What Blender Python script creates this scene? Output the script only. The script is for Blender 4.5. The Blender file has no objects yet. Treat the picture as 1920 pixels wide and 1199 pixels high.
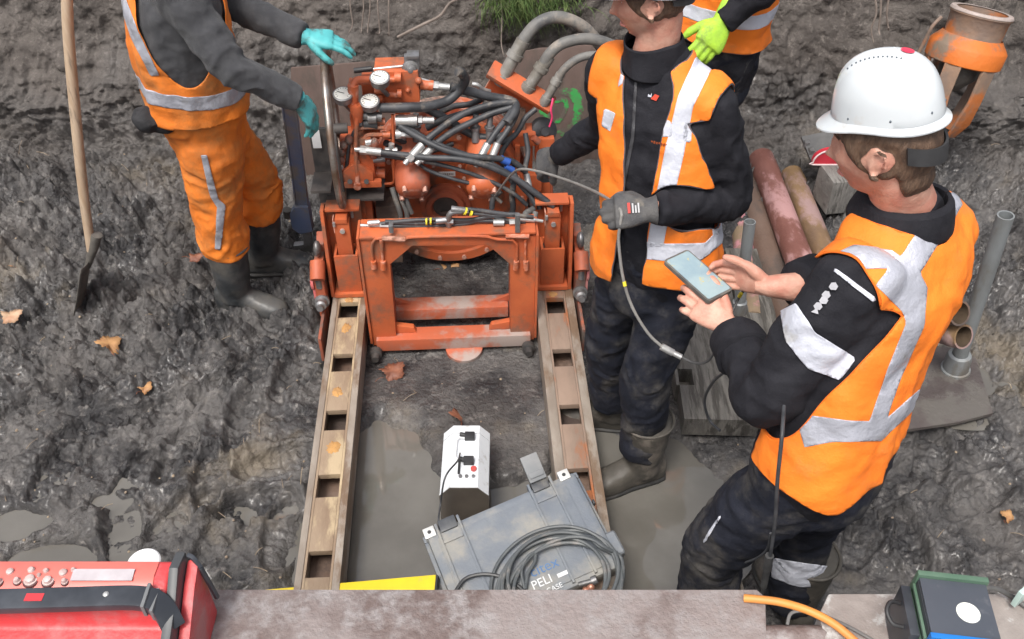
import bpy, bmesh, math, random
import numpy as np
from mathutils import Vector, Matrix, noise as mnoise
random.seed(7); RNG = np.random.default_rng(7)
SC = bpy.context.scene
COL = SC.collection
R = math.radians

# ---------------------------------------------------------------- camera, sky, sun, exposure
PITCH, FPX, CAMH = R(42.0), 1750.0, 2.6
cam_data = bpy.data.cameras.new("camera")
cam_data.sensor_width = 36.0; cam_data.lens = FPX / 1920.0 * 36.0
cam_data.clip_start = 0.05; cam_data.clip_end = 2000.0
cam = bpy.data.objects.new("camera", cam_data); COL.objects.link(cam)
cam.location = (0, 0, CAMH); cam.rotation_euler = (math.pi / 2 - PITCH, 0, 0)
SC.camera = cam
SUN_EL, SUN_AZ = R(62), R(205)          # overcast, brightest behind and above the viewer
world = bpy.data.worlds.new("World"); SC.world = world; world.use_nodes = True
wn, wl = world.node_tree.nodes, world.node_tree.links
sky = wn.new("ShaderNodeTexSky"); sky.sky_type = 'NISHITA'; sky.sun_disc = False
sky.sun_elevation = SUN_EL; sky.sun_rotation = SUN_AZ
sky.air_density = 1.0; sky.dust_density = 6.0; sky.ozone_density = 1.0
hs = wn.new("ShaderNodeHueSaturation"); hs.inputs['Saturation'].default_value = 0.42
wl.new(sky.outputs[0], hs.inputs['Color']); wl.new(hs.outputs[0], wn['Background'].inputs[0])
wn['Background'].inputs[1].default_value = 0.115
sun_d = bpy.data.lights.new("sun", 'SUN'); sun_d.energy = 1.5; sun_d.angle = R(16); sun_d.color = (1, .96, .9)
sun = bpy.data.objects.new("sun", sun_d); COL.objects.link(sun)
sun.location = (0, 0, 8)
_sd = Vector((math.sin(SUN_AZ) * math.cos(SUN_EL), math.cos(SUN_AZ) * math.cos(SUN_EL), math.sin(SUN_EL)))
sun.rotation_euler = _sd.to_track_quat('Z', 'Y').to_euler()
SC.view_settings.view_transform = 'Standard'; SC.view_settings.look = 'None'
SC.view_settings.gamma = 1.0; SC.view_settings.use_curve_mapping = False
SC.view_settings.exposure = 0.75

# ---------------------------------------------------------------- sight lines of the viewer (to measure the place)
_c, _s = math.cos(PITCH), math.sin(PITCH)
O3 = np.array([0, 0, CAMH])
def ray(px, py):
    u = (px - 960.0) / FPX; v = (py - 599.5) / FPX
    return np.array([u, _c - v * _s, -(_s + v * _c)])
def WY(px, py, Y):
    d = ray(px, py); return O3 + d * (Y / d[1])
def WZ(px, py, z):
    d = ray(px, py); return O3 + d * ((z - CAMH) / d[2])
def project(P):
    P = np.asarray(P, float) - O3
    dep = P[..., 1] * _c - P[..., 2] * _s
    up = P[..., 1] * _s + P[..., 2] * _c
    return np.stack([960 + FPX * P[..., 0] / dep, 599.5 - FPX * up / dep], -1)

# ---------------------------------------------------------------- noise
def _h(ix, iy, iz, seed):
    n = (ix * 374761393 + iy * 668265263 + iz * 2147483647 + seed * 974711) & 0xffffffff
    n = ((n ^ (n >> 13)) * 1274126177) & 0xffffffff
    n = ((n ^ (n >> 16)) * 2246822519) & 0xffffffff
    return ((n ^ (n >> 15)) & 0xffffff) / float(0xffffff)
def vnoise(P, seed=0):
    P = np.asarray(P, float); I = np.floor(P).astype(np.int64); f = P - I
    f = f * f * f * (f * (f * 6 - 15) + 10)
    x, y, z = I[..., 0], I[..., 1], I[..., 2]; fx, fy, fz = f[..., 0], f[..., 1], f[..., 2]
    def L(a, b, t): return a + (b - a) * t
    r = L(L(L(_h(x, y, z, seed), _h(x + 1, y, z, seed), fx), L(_h(x, y + 1, z, seed), _h(x + 1, y + 1, z, seed), fx), fy),
          L(L(_h(x, y, z + 1, seed), _h(x + 1, y, z + 1, seed), fx), L(_h(x, y + 1, z + 1, seed), _h(x + 1, y + 1, z + 1, seed), fx), fy), fz)
    return r * 2 - 1
def fbm(P, octaves=4, seed=0, gain=.5, lac=2.03):
    P = np.asarray(P, float); a, s = 1.0, 0.0; t = 0
    for o in range(octaves):
        s = s + a * vnoise(P, seed + o * 17); t += a; a *= gain; P = P * lac + 3.7
    return s / t
def ridged(P, octaves=4, seed=0):
    P = np.asarray(P, float); a, s, t = 1.0, 0.0, 0
    for o in range(octaves):
        s = s + a * (1 - np.abs(vnoise(P, seed + o * 13))); t += a; a *= .5; P = P * 2.07 + 1.3
    return s / t
def worley(x, y, seed=0):
    ix, iy = np.floor(x).astype(np.int64), np.floor(y).astype(np.int64)
    f1 = np.full(x.shape, 9.0); f2 = f1.copy(); idv = np.zeros(x.shape)
    for dx in (-1, 0, 1):
        for dy in (-1, 0, 1):
            cx, cy = ix + dx, iy + dy
            qx = cx + _h(cx, cy, cx * 0, seed); qy = cy + _h(cx, cy, cx * 0 + 1, seed)
            d = np.hypot(x - qx, y - qy); v = _h(cx, cy, cx * 0 + 2, seed)
            m = d < f1
            f2 = np.where(m, f1, np.minimum(f2, d)); idv = np.where(m, v, idv); f1 = np.where(m, d, f1)
    return f1, f2, idv
def sstep(a, b, x):
    t = np.clip((x - a) / (b - a), 0, 1); return t * t * (3 - 2 * t)

# ---------------------------------------------------------------- materials
MATS = {}
def pm(name, c1, c2=None, scale=8.0, rough=.6, rough2=None, metal=0.0, bump=0.0, bscale=40.0, c3=None, c3amt=.5, c3scale=3.0,
       spec=.5, detail=6.0, stretch=None, sheen=0.0, coat=0.0, lo=.35, hi=.65, c3w=.06, bump2=0., b2scale=8.):
    """procedural surface: two mottled colours, optional patches of a third, bump"""
    if name in MATS: return MATS[name]
    m = bpy.data.materials.new(name); m.use_nodes = True; MATS[name] = m
    n, l = m.node_tree.nodes, m.node_tree.links
    b = n['Principled BSDF']; tc = n.new('ShaderNodeTexCoord'); mp = n.new('ShaderNodeMapping')
    l.new(tc.outputs['Object'], mp.inputs['Vector'])
    if stretch: mp.inputs['Scale'].default_value = stretch
    def nz(sc, det=detail, ro=.6):
        t = n.new('ShaderNodeTexNoise'); t.inputs['Scale'].default_value = sc; t.inputs['Detail'].default_value = det
        t.inputs['Roughness'].default_value = ro; l.new(mp.outputs[0], t.inputs['Vector']); return t
    def ramp(src, a, bb):
        r = n.new('ShaderNodeMapRange'); r.interpolation_type = 'SMOOTHSTEP'
        r.inputs['From Min'].default_value = a; r.inputs['From Max'].default_value = bb; l.new(src, r.inputs['Value']); return r.outputs[0]
    def mix(f, a, bb):
        x = n.new('ShaderNodeMix'); x.data_type = 'RGBA'
        if isinstance(f, float): x.inputs[0].default_value = f
        else: l.new(f, x.inputs[0])
        for k, v in ((6, a), (7, bb)):
            if isinstance(v, tuple): x.inputs[k].default_value = (*v[:3], 1)
            else: l.new(v, x.inputs[k])
        return x.outputs[2]
    col = None
    t1 = nz(scale)
    f1 = ramp(t1.outputs[0], lo, hi)
    if c2 is not None: col = mix(f1, tuple(c1), tuple(c2))
    if c3 is not None:
        t3 = nz(c3scale, 8.0, .65); thr = 1 - c3amt
        f3 = ramp(t3.outputs[0], .3 + .4 * thr - c3w, .3 + .4 * thr + c3w)
        col = mix(f3, col if col is not None else tuple(c1), tuple(c3))
    if col is None: b.inputs['Base Color'].default_value = (*c1[:3], 1)
    else: l.new(col, b.inputs['Base Color'])
    if rough2 is None: b.inputs['Roughness'].default_value = rough
    else:
        r = n.new('ShaderNodeMapRange'); r.inputs['From Min'].default_value = .3; r.inputs['From Max'].default_value = .7
        r.inputs['To Min'].default_value = rough; r.inputs['To Max'].default_value = rough2
        l.new(t1.outputs[0], r.inputs['Value']); l.new(r.outputs[0], b.inputs['Roughness'])
    b.inputs['Metallic'].default_value = metal; b.inputs['Specular IOR Level'].default_value = spec
    if sheen: b.inputs['Sheen Weight'].default_value = sheen; b.inputs['Sheen Roughness'].default_value = .5
    if coat: b.inputs['Coat Weight'].default_value = coat; b.inputs['Coat Roughness'].default_value = .15
    prev = None
    for st, scl in ((bump2, b2scale), (bump, bscale)):
        if st:
            t = nz(scl, 5.0, .6); bp = n.new('ShaderNodeBump'); bp.inputs['Strength'].default_value = min(1, st); bp.inputs['Distance'].default_value = .01 * max(1, st)
            l.new(t.outputs[0], bp.inputs['Height'])
            if prev: l.new(prev, bp.inputs['Normal'])
            prev = bp.outputs[0]
    if prev: l.new(prev, b.inputs['Normal'])
    return m

# ---------------------------------------------------------------- mesh building
def cat(parts):
    V, F, o = [], [], 0
    for v, f in parts:
        V.append(np.asarray(v, float)); F += [tuple(int(i) + o for i in q) for q in f]; o += len(v)
    return np.concatenate(V), F
def grid_faces(r, c, wrap=False):
    i = np.arange(r - 1)[:, None]; j = np.arange(c if wrap else c - 1)[None, :]; j2 = (j + 1) % c
    return np.stack([i * c + j, i * c + j2, (i + 1) * c + j2, (i + 1) * c + j], -1).reshape(-1, 4)
def to_mesh(name, V, F, smooth=True):
    me = bpy.data.meshes.new(name); V = np.asarray(V, np.float32)
    if isinstance(F, np.ndarray):
        me.vertices.add(len(V)); me.vertices.foreach_set('co', V.ravel())
        me.loops.add(F.size); me.loops.foreach_set('vertex_index', F.astype(np.int32).ravel())
        me.polygons.add(len(F)); me.polygons.foreach_set('loop_start', np.arange(0, F.size, F.shape[1], dtype=np.int32))
        me.update(calc_edges=True)
    else:
        me.from_pydata(V.tolist(), [], F)
    me.validate()
    if smooth: me.polygons.foreach_set('use_smooth', np.ones(len(me.polygons), bool))
    me.update(); return me
def sharp_by_angle(me, ang=35):
    try: me.set_sharp_from_angle(angle=R(ang))
    except Exception: pass
def bevel_mesh(me, w, seg=2):
    bm = bmesh.new(); bm.from_mesh(me)
    bmesh.ops.remove_doubles(bm, verts=bm.verts, dist=1e-5)
    bmesh.ops.recalc_face_normals(bm, faces=bm.faces)
    ed = [e for e in bm.edges if len(e.link_faces) == 2 and e.calc_face_angle(0) > R(38)]
    if ed: bmesh.ops.bevel(bm, geom=ed, offset=w, offset_type='OFFSET', segments=seg, profile=.7, affect='EDGES', clamp_overlap=True)
    bm.to_mesh(me); bm.free()
def fix_normals(me):
    bm = bmesh.new(); bm.from_mesh(me); bmesh.ops.recalc_face_normals(bm, faces=bm.faces); bm.to_mesh(me); bm.free()
def tag(o, label=None, cat_=None, group=None, kind=None):
    if label: o['label'] = label
    if cat_: o['category'] = cat_
    if group: o['group'] = group
    if kind: o['kind'] = kind
    return o
def thing(name, loc, label, cat_, group=None, rz=0.0):
    o = bpy.data.objects.new(name, None); COL.objects.link(o); o.empty_display_size = .1
    o.location = Vector(loc); o.rotation_euler = (0, 0, rz)
    tag(o, label, cat_, group); return o
def root_of(o):
    while o.parent: o = o.parent
    return o
LOCAL = [False]
def islands(V, F, gap=.004):
    """groups of faces: connected pieces, pieces that touch (boxes within gap) count as one"""
    pa = list(range(len(V)))
    def find(i):
        while pa[i] != i: pa[i] = pa[pa[i]]; i = pa[i]
        return i
    for f in F:
        a = find(f[0])
        for i in f[1:]:
            b = find(i)
            if a != b: pa[b] = a
    rt = np.array([find(i) for i in range(len(V))]); ids = np.unique(rt)
    if len(ids) < 2 or len(ids) > 400: return [F]
    bx = [(V[rt == k].min(0) - gap / 2, V[rt == k].max(0) + gap / 2) for k in ids]; g = list(range(len(ids)))
    ch = True
    while ch:
        ch = False
        for i in range(len(ids)):
            for j in range(i):
                if g[i] != g[j] and np.all(bx[i][0] <= bx[j][1]) and np.all(bx[j][0] <= bx[i][1]):
                    m, n_ = min(g[i], g[j]), max(g[i], g[j]); g = [m if q == n_ else q for q in g]; ch = True
    gi = {k: g[i] for i, k in enumerate(ids)}; out = {}
    for f in F: out.setdefault(gi[rt[f[0]]], []).append(f)
    return list(out.values())
def part(name, mesh, mat, parent=None, bevel=0, smooth=True, seg=2, solid=0, label=None, sub=0, base=None, split=True):
    """mesh = (V,F) in world coordinates (in the thing's own frame when LOCAL); pieces that do not touch become parts of their own"""
    V, F = mesh; V = np.array(V, float)
    if split and parent is not None and len(V) < 6000 and not isinstance(F, np.ndarray):
        gs = islands(V, F)
        if len(gs) > 1:
            first = None
            for fs in gs:
                us = sorted({i for f in fs for i in f}); mp = {i: k for k, i in enumerate(us)}
                o = part(name, (V[us], [tuple(mp[i] for i in f) for f in fs]), mat, parent, bevel, smooth, seg, solid, label, sub, base, False)
                first = first or o
            return first
    if parent is not None and not LOCAL[0]:
        V = V - np.array(root_of(parent).location)
    if parent is None and base is not None: V = V - np.array(base)
    me = to_mesh(name, V, F, smooth)
    if bevel: bevel_mesh(me, bevel, seg)
    elif not solid: fix_normals(me)
    if smooth:
        me.polygons.foreach_set('use_smooth', np.ones(len(me.polygons), bool)); sharp_by_angle(me, 40)
    me.materials.append(mat)
    o = bpy.data.objects.new(name, me); COL.objects.link(o)
    if parent is not None: o.parent = parent
    elif base is not None: o.location = Vector(base)
    if solid:
        s = o.modifiers.new('thickness', 'SOLIDIFY'); s.thickness = solid; s.offset = 1
    if sub:
        s = o.modifiers.new('subdivision', 'SUBSURF'); s.levels = sub; s.render_levels = sub
    if label: o['label'] = label
    return o
def nrm(v):
    v = np.asarray(v, float); return v / (np.linalg.norm(v) + 1e-12)
def frame(z, up=(0, 0, 1)):
    z = nrm(z); x = np.cross(up, z)
    if np.linalg.norm(x) < 1e-4: x = np.cross((0, 1, 0), z)
    x = nrm(x); return x, np.cross(z, x), z
def box(lo, hi):
    x0, y0, z0 = lo; x1, y1, z1 = hi
    V = [(x0, y0, z0), (x1, y0, z0), (x1, y1, z0), (x0, y1, z0), (x0, y0, z1), (x1, y0, z1), (x1, y1, z1), (x0, y1, z1)]
    return np.array(V, float), [(0, 3, 2, 1), (4, 5, 6, 7), (0, 1, 5, 4), (1, 2, 6, 5), (2, 3, 7, 6), (3, 0, 4, 7)]
def boxc(c, s): c = np.array(c, float); s = np.array(s, float) / 2; return box(c - s, c + s)
def xf(mesh, M):
    V, F = mesh; M = np.array(M); return np.asarray(V) @ M[:3, :3].T + M[:3, 3], F
def mat4(x, y, z, o):
    M = np.eye(4); M[:3, 0], M[:3, 1], M[:3, 2], M[:3, 3] = x, y, z, o; return M
def rotm(ax, deg):
    return np.array(Matrix.Rotation(R(deg), 4, ax))
def trans(v): M = np.eye(4); M[:3, 3] = v; return M
def prism(poly, axis, a, b):
    """polygon of 2-D points pushed along axis (0,1,2) from a to b; the 2-D pair is the other two axes in order"""
    n = len(poly); V = []
    for t in (a, b):
        for p in poly:
            q = [p[0], p[1]]; q.insert(axis, t); V.append(q)
    F = [tuple(range(n))[::-1], tuple(range(n, 2 * n))] + [(i, (i + 1) % n, n + (i + 1) % n, n + i) for i in range(n)]
    return np.array(V, float), F
def cyl(p0, p1, r0, r1=None, n=20, caps=True):
    p0, p1 = np.array(p0, float), np.array(p1, float); r1 = r0 if r1 is None else r1
    x, y, z = frame(p1 - p0); a = np.arange(n) * 2 * math.pi / n
    d = np.cos(a)[:, None] * x + np.sin(a)[:, None] * y
    V = np.concatenate([p0 + d * r0, p1 + d * r1])
    F = [(i, (i + 1) % n, n + (i + 1) % n, n + i) for i in range(n)]
    if caps: F += [tuple(range(n))[::-1], tuple(range(n, 2 * n))]
    return V, F
def lathe(p0, axis, prof, n=28, caps=True):
    """prof = list of (distance along axis, radius)"""
    x, y, z = frame(axis); a = np.arange(n) * 2 * math.pi / n; d = np.cos(a)[:, None] * x + np.sin(a)[:, None] * y
    V = np.concatenate([np.array(p0, float) + z * t + d * r for t, r in prof]); k = len(prof)
    F = [tuple(q) for q in grid_faces(k, n, True)]
    if caps: F += [tuple(range(n))[::-1], tuple(range((k - 1) * n, k * n))]
    return V, F
def ring_pipe(p0, axis, L, ro, ri, n=32):
    """hollow tube, open both ends"""
    return lathe(p0, axis, [(0, ri), (0, ro), (L, ro), (L, ri), (0, ri)], n, False)
def spline(pts, n, vals=None):
    """Catmull-Rom through pts, n samples"""
    P = np.array(pts, float); k = len(P)
    if k == 2: 
        t = np.linspace(0, 1, n)[:, None]; return P[0] + (P[1] - P[0]) * t
    Q = np.vstack([2 * P[0] - P[1], P, 2 * P[-1] - P[-2]])
    seg = np.linalg.norm(np.diff(P, axis=0), axis=1) if P.ndim > 1 and P.shape[1] >= 3 else np.ones(k - 1)
    seg = np.maximum(seg, 1e-6)
    cum = np.r_[0, np.cumsum(seg)]; s = np.linspace(0, cum[-1], n); i = np.clip(np.searchsorted(cum, s, 'right') - 1, 0, k - 2)
    t = ((s - cum[i]) / seg[i])[:, None]
    a, b, c, d = Q[i], Q[i + 1], Q[i + 2], Q[i + 3]
    return .5 * (2 * b + (c - a) * t + (2 * a - 5 * b + 4 * c - d) * t ** 2 + (3 * b - a - 3 * c + d) * t ** 3)
def tube(pts, rad, n=10, m=None, caps=True, fold=0.0, fseed=0, ffreq=14., up=None, flat=1.0, sharp=False):
    """tube through pts with radius or radii; fold = cloth creases; flat = ratio of the second axis"""
    P = np.array(pts, float); rad = np.atleast_1d(np.array(rad, float))
    if len(rad) == 1: rad = np.repeat(rad, len(P))
    L = np.linalg.norm(np.diff(P, axis=0), axis=1).sum()
    if m is None: m = max(2, min(160, int(L / max(.012, rad.mean() * .8)))) if not sharp else len(P)
    if sharp: C, Rr = P, rad
    else:
        PR = np.column_stack([P, rad]); 
        # spline positions and radii together
        cum = np.r_[0, np.cumsum(np.maximum(np.linalg.norm(np.diff(P, axis=0), axis=1), 1e-6))]
        C = spline(P, m); Rr = np.interp(np.linspace(0, cum[-1], m), cum, rad)
    T = np.gradient(C, axis=0); T /= np.linalg.norm(T, axis=1)[:, None] + 1e-12
    x = frame(T[0], (0, 0, 1) if up is None else up)[0]; V = []
    a = np.arange(n) * 2 * math.pi / n; s = 0
    for i in range(len(C)):
        x = nrm(x - T[i] * np.dot(x, T[i])); y = np.cross(T[i], x)
        r = np.full(n, Rr[i])
        if i: s += np.linalg.norm(C[i] - C[i - 1])
        if fold:
            q = np.stack([np.full(n, s * ffreq) + .9 * np.sin(a + fseed), np.cos(a) * .8 + fseed, np.sin(a) * .8], -1)
            r = r + fold * (ridged(q, 2, fseed) * 2 - 1.3) * Rr[i] * 10
        V.append(C[i] + (np.cos(a) * r)[:, None] * x + (np.sin(a) * r)[:, None] * y * flat)
    V = np.concatenate(V); F = [tuple(q) for q in grid_faces(len(C), n, True)]
    if caps: F += [tuple(range(n))[::-1], tuple(range((len(C) - 1) * n, len(C) * n))]
    return V, F
def ball(c, r, n=16, m=10):
    r = np.atleast_1d(np.array(r, float)); r = np.repeat(r, 3) if len(r) == 1 else r
    th = np.linspace(.001, math.pi - .001, m); ph = np.arange(n) * 2 * math.pi / n
    V = np.stack([np.outer(np.sin(th), np.cos(ph)), np.outer(np.sin(th), np.sin(ph)), np.outer(np.cos(th), np.ones(n))], -1).reshape(-1, 3) * r + np.array(c)
    F = [tuple(q) for q in grid_faces(m, n, True)] + [tuple(range(n))[::-1], tuple(range((m - 1) * n, m * n))]
    return V, F
def clip(V, F, g):
    """keep the part of the surface where g <= 0, with a clean cut edge"""
    V = np.asarray(V, float); out = [tuple(v) for v in V]; keep = {}; cut = {}; nf = []
    for f in F:
        gv = [g[i] for i in f]
        if min(gv) > 0: continue
        if max(gv) <= 0: nf.append(tuple(int(i) for i in f)); continue
        poly = []
        for k in range(len(f)):
            i, j = int(f[k]), int(f[(k + 1) % len(f)]); a, b = g[i], g[j]
            if a <= 0: poly.append(i)
            if (a <= 0) != (b <= 0):
                key = (min(i, j), max(i, j))
                if key not in cut:
                    t = a / (a - b); cut[key] = len(out); out.append(tuple(V[i] + (V[j] - V[i]) * t))
                poly.append(cut[key])
        if len(poly) > 2: nf.append(tuple(poly))
    used = sorted({i for f in nf for i in f}); mp = {i: k for k, i in enumerate(used)}
    if not used: return np.zeros((0, 3)), []
    return np.array([out[i] for i in used]), [tuple(mp[i] for i in f) for f in nf]
def poly_sd(pts, poly):
    """signed distance (negative inside) of 2-D points to a polygon"""
    poly = np.array(poly, float); d = np.full(len(pts), 1e9); ins = np.zeros(len(pts), bool)
    for k in range(len(poly)):
        a, b = poly[k], poly[(k + 1) % len(poly)]; ab = b - a
        t = np.clip(((pts - a) @ ab) / (ab @ ab + 1e-9), 0, 1)
        d = np.minimum(d, np.hypot(*(pts - (a + t[:, None] * ab)).T))
        c = ((a[1] > pts[:, 1]) != (b[1] > pts[:, 1])) & (pts[:, 0] < (b[0] - a[0]) * (pts[:, 1] - a[1]) / (b[1] - a[1] + 1e-12) + a[0])
        ins ^= c
    return np.where(ins, -d, d)
def mesh_arrays(me):
    V = np.empty(len(me.vertices) * 3, np.float32); me.vertices.foreach_get('co', V)
    return V.reshape(-1, 3).astype(float), [tuple(p.vertices) for p in me.polygons]
def vnormals(V, F):
    me = to_mesh('tmp', V, F); N = np.empty(len(V) * 3, np.float32); me.vertices.foreach_get('normal', N)
    bpy.data.meshes.remove(me); return N.reshape(-1, 3).astype(float)
def smooth_v(V, F, it=3, lam=.5):
    E = set()
    for f in F:
        for k in range(len(f)): E.add((min(f[k], f[k - 1]), max(f[k], f[k - 1])))
    E = np.array(list(E)); V = V.copy(); deg = np.bincount(E.ravel(), minlength=len(V))[:, None] + 1e-9
    for _ in range(it):
        A = np.zeros_like(V); np.add.at(A, E[:, 0], V[E[:, 1]]); np.add.at(A, E[:, 1], V[E[:, 0]])
        V += lam * (A / deg - V)
    return V
def fuse(parts, voxel=.008, it=3):
    """merge overlapping closed shapes into one continuous surface"""
    V, F = cat(parts); me = to_mesh('fuse', V, F); fix_normals(me)
    o = bpy.data.objects.new('fuse', me); COL.objects.link(o)
    m = o.modifiers.new('r', 'REMESH'); m.mode = 'VOXEL'; m.voxel_size = voxel
    dg = bpy.context.evaluated_depsgraph_get(); dg.update()
    e = bpy.data.meshes.new_from_object(o.evaluated_get(dg)); V, F = mesh_arrays(e)
    bpy.data.objects.remove(o); bpy.data.meshes.remove(e)
    if it: V = smooth_v(V, F, it)
    return V, F
def text_mesh(s, size, M, depth=.0006, align='CENTER'):
    cu = bpy.data.curves.new('text', 'FONT'); cu.body = s; cu.size = size; cu.align_x = align; cu.align_y = 'CENTER'; cu.extrude = depth
    o = bpy.data.objects.new('text', cu); COL.objects.link(o)
    dg = bpy.context.evaluated_depsgraph_get(); dg.update()
    me = bpy.data.meshes.new_from_object(o.evaluated_get(dg)); a = mesh_arrays(me)
    bpy.data.objects.remove(o); bpy.data.curves.remove(cu); bpy.data.meshes.remove(me)
    return xf(a, M)
# ================================================================ the setting: pit floor, back wall, puddles
def water_spots():
    """(px, py, rx, ry, level) ground pools, measured on the floor"""
    out = []
    for px, py, rx, ry, dz in POOLS:
        c = WZ(px, py, 0); out.append((c[0], c[1], rx, ry, dz))
    return out
POOLS = [(700, 900, .20, .34, -.012), (745, 1010, .27, .26, -.012), (705, 1080, .25, .16, -.012), (1190, 1000, .20, .36, -.012), (1215, 860, .13, .17, -.012), (1090, 860, .10, .20, -.012),
         (1000, 960, .20, .16, -.012), (25, 980, .12, .075, .004), (110, 1045, .13, .07, .004), (1790, 720, .17, .11, .012), (195, 935, .05, .035, .004), (1330, 1010, .16, .3, -.012), (70,1060,.12,.06,.004)]
def floor_height(x, y):
    P = np.stack([x, y, np.zeros_like(x)], -1)
    wx = x + .022 * fbm(P * 9, 3, 5); wy = y + .022 * fbm(P * 9 + 9, 3, 6)
    left = sstep(-.62, -1.0, x); back = sstep(2.3, 3.2, y + .25 * fbm(P * 2, 2, 3)) * sstep(-.5, -.75, x)
    right = sstep(.85, 1.25, x)
    clodA = np.clip(left * (.16 + .20 * sstep(2.0, 2.6, y)) + back * .9 + right * (.55 + .45 * sstep(1.9, 2.6, y)), 0, 1)
    between = sstep(.62, .5, np.abs(x + .18)) * sstep(3.0, 2.7, y)
    h = .035 * fbm(P * 1.6, 3, 11) * (1 - .6 * between)
    smear = sstep(-.05, .35, fbm(P * 1.9 + 4, 3, 19)) * .75
    rough_ = np.clip(clodA * (1 - .6 * smear) + .20 * left, 0, 1)
    for sc, am, sd in ((6.0, .050, 21), (12., .048, 22), (25., .032, 23), (50., .018, 24)):
        f1, f2, idv = worley(wx * sc, wy * sc, sd)
        chunk = (.55 * sstep(.02, .42, f2 - f1) + .45 * np.clip(1 - (f1 / .8) ** 2, 0, 1)) * (idv ** 1.4 * 1.5)
        tilt_ = .35 * (idv - .5) * (np.sin(idv * 40) * (wx * sc % 1 - .5) + np.cos(idv * 40) * (wy * sc % 1 - .5)) * 0
        h = h + am * (rough_ if sc < 40 else rough_ * .9 + .10 * (1 - between)) * (chunk - .45)
    h = h + (.004 + .010 * rough_) * (.6 - np.abs(fbm(P * 34, 4, 31, .6))) * 2 * (1 - .7 * between)
    h = h + .007 * fbm(P * 60, 3, 41, .65) * (.25 + .75 * rough_) + .012 * (1 - clodA) * (1 - .7 * between) * fbm(P * 11, 4, 42, .6)
    # boot prints trodden into the soft mud
    rg = np.random.default_rng(3)
    pr = [(430, 715, .5), (470, 690, .9), (455, 790, 1.5), (330, 850, 1.4), (395, 905, 1.7), (420, 1000, 1.2), (520, 870, .4), (550, 705, 1.3), (300, 770, .6), (250, 900, 1.2), (180, 800, .5), (110, 880, 1.3),
          (60, 760, .8), (1680, 900, .6), (1750, 850, 1.2), (1830, 930, .5), (1620, 1000, 1.0), (1700, 1010, 1.6), (480, 950, .2), (350, 960, .8), (530, 1000, 1.5), (230, 1000, 1.9)]
    for px, py, a in pr:
        c = WZ(px, py, 0); dx, dy = x - c[0], y - c[1]; u = dx * math.cos(a) + dy * math.sin(a); v = -dx * math.sin(a) + dy * math.cos(a)
        w = .052 + .012 * np.sin(u * 16 + 1)
        d = np.maximum((np.abs(u) / .145) ** 4, 0) + (v / w) ** 4; d = d ** .25
        h = h - .030 * sstep(1.08, .86, d) * (1 - .18 * (np.sin(u * 190) > .2)) + .016 * np.exp(-((d - 1.22) / .16) ** 2)
    # pools: the floor dips, edges stay ragged
    fld = np.zeros_like(x)
    for cx, cy, rx, ry, dz in water_spots():
        fld = fld + np.exp(-1.1 * (((x - cx) / rx) ** 2 + ((y - cy) / ry) ** 2))
    fld = fld + .16 * fbm(P * 5, 4, 51) * (fld > .02) + .10 * fbm(P * 16, 3, 52) * (fld > .02)
    dip = sstep(.22, .62, fld)
    h = h * (1 - .85 * dip) - .055 * dip
    # spoil heaped at the sides and under the wall
    h = h + .16 * sstep(1.55, 2.7, x) * sstep(1.4, 2.2, y) + .28 * sstep(1.35, 2.1, x) * sstep(2.9, 3.6, y) + .10 * sstep(3.25, 3.9, y + .25 * np.sin(x * 2)) + .20 * sstep(-1.2, -2.3, x) * sstep(2.2, 3.4, y)
    # hollow that the machine stands in
    h = h - .03 * sstep(.7, .5, np.abs(x + .18)) * sstep(2.4, 2.7, y) * sstep(3.9, 3.5, y)
    return h
def ground_z(x, y):
    return float(floor_height(np.array([x], float), np.array([y], float))[0])
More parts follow.
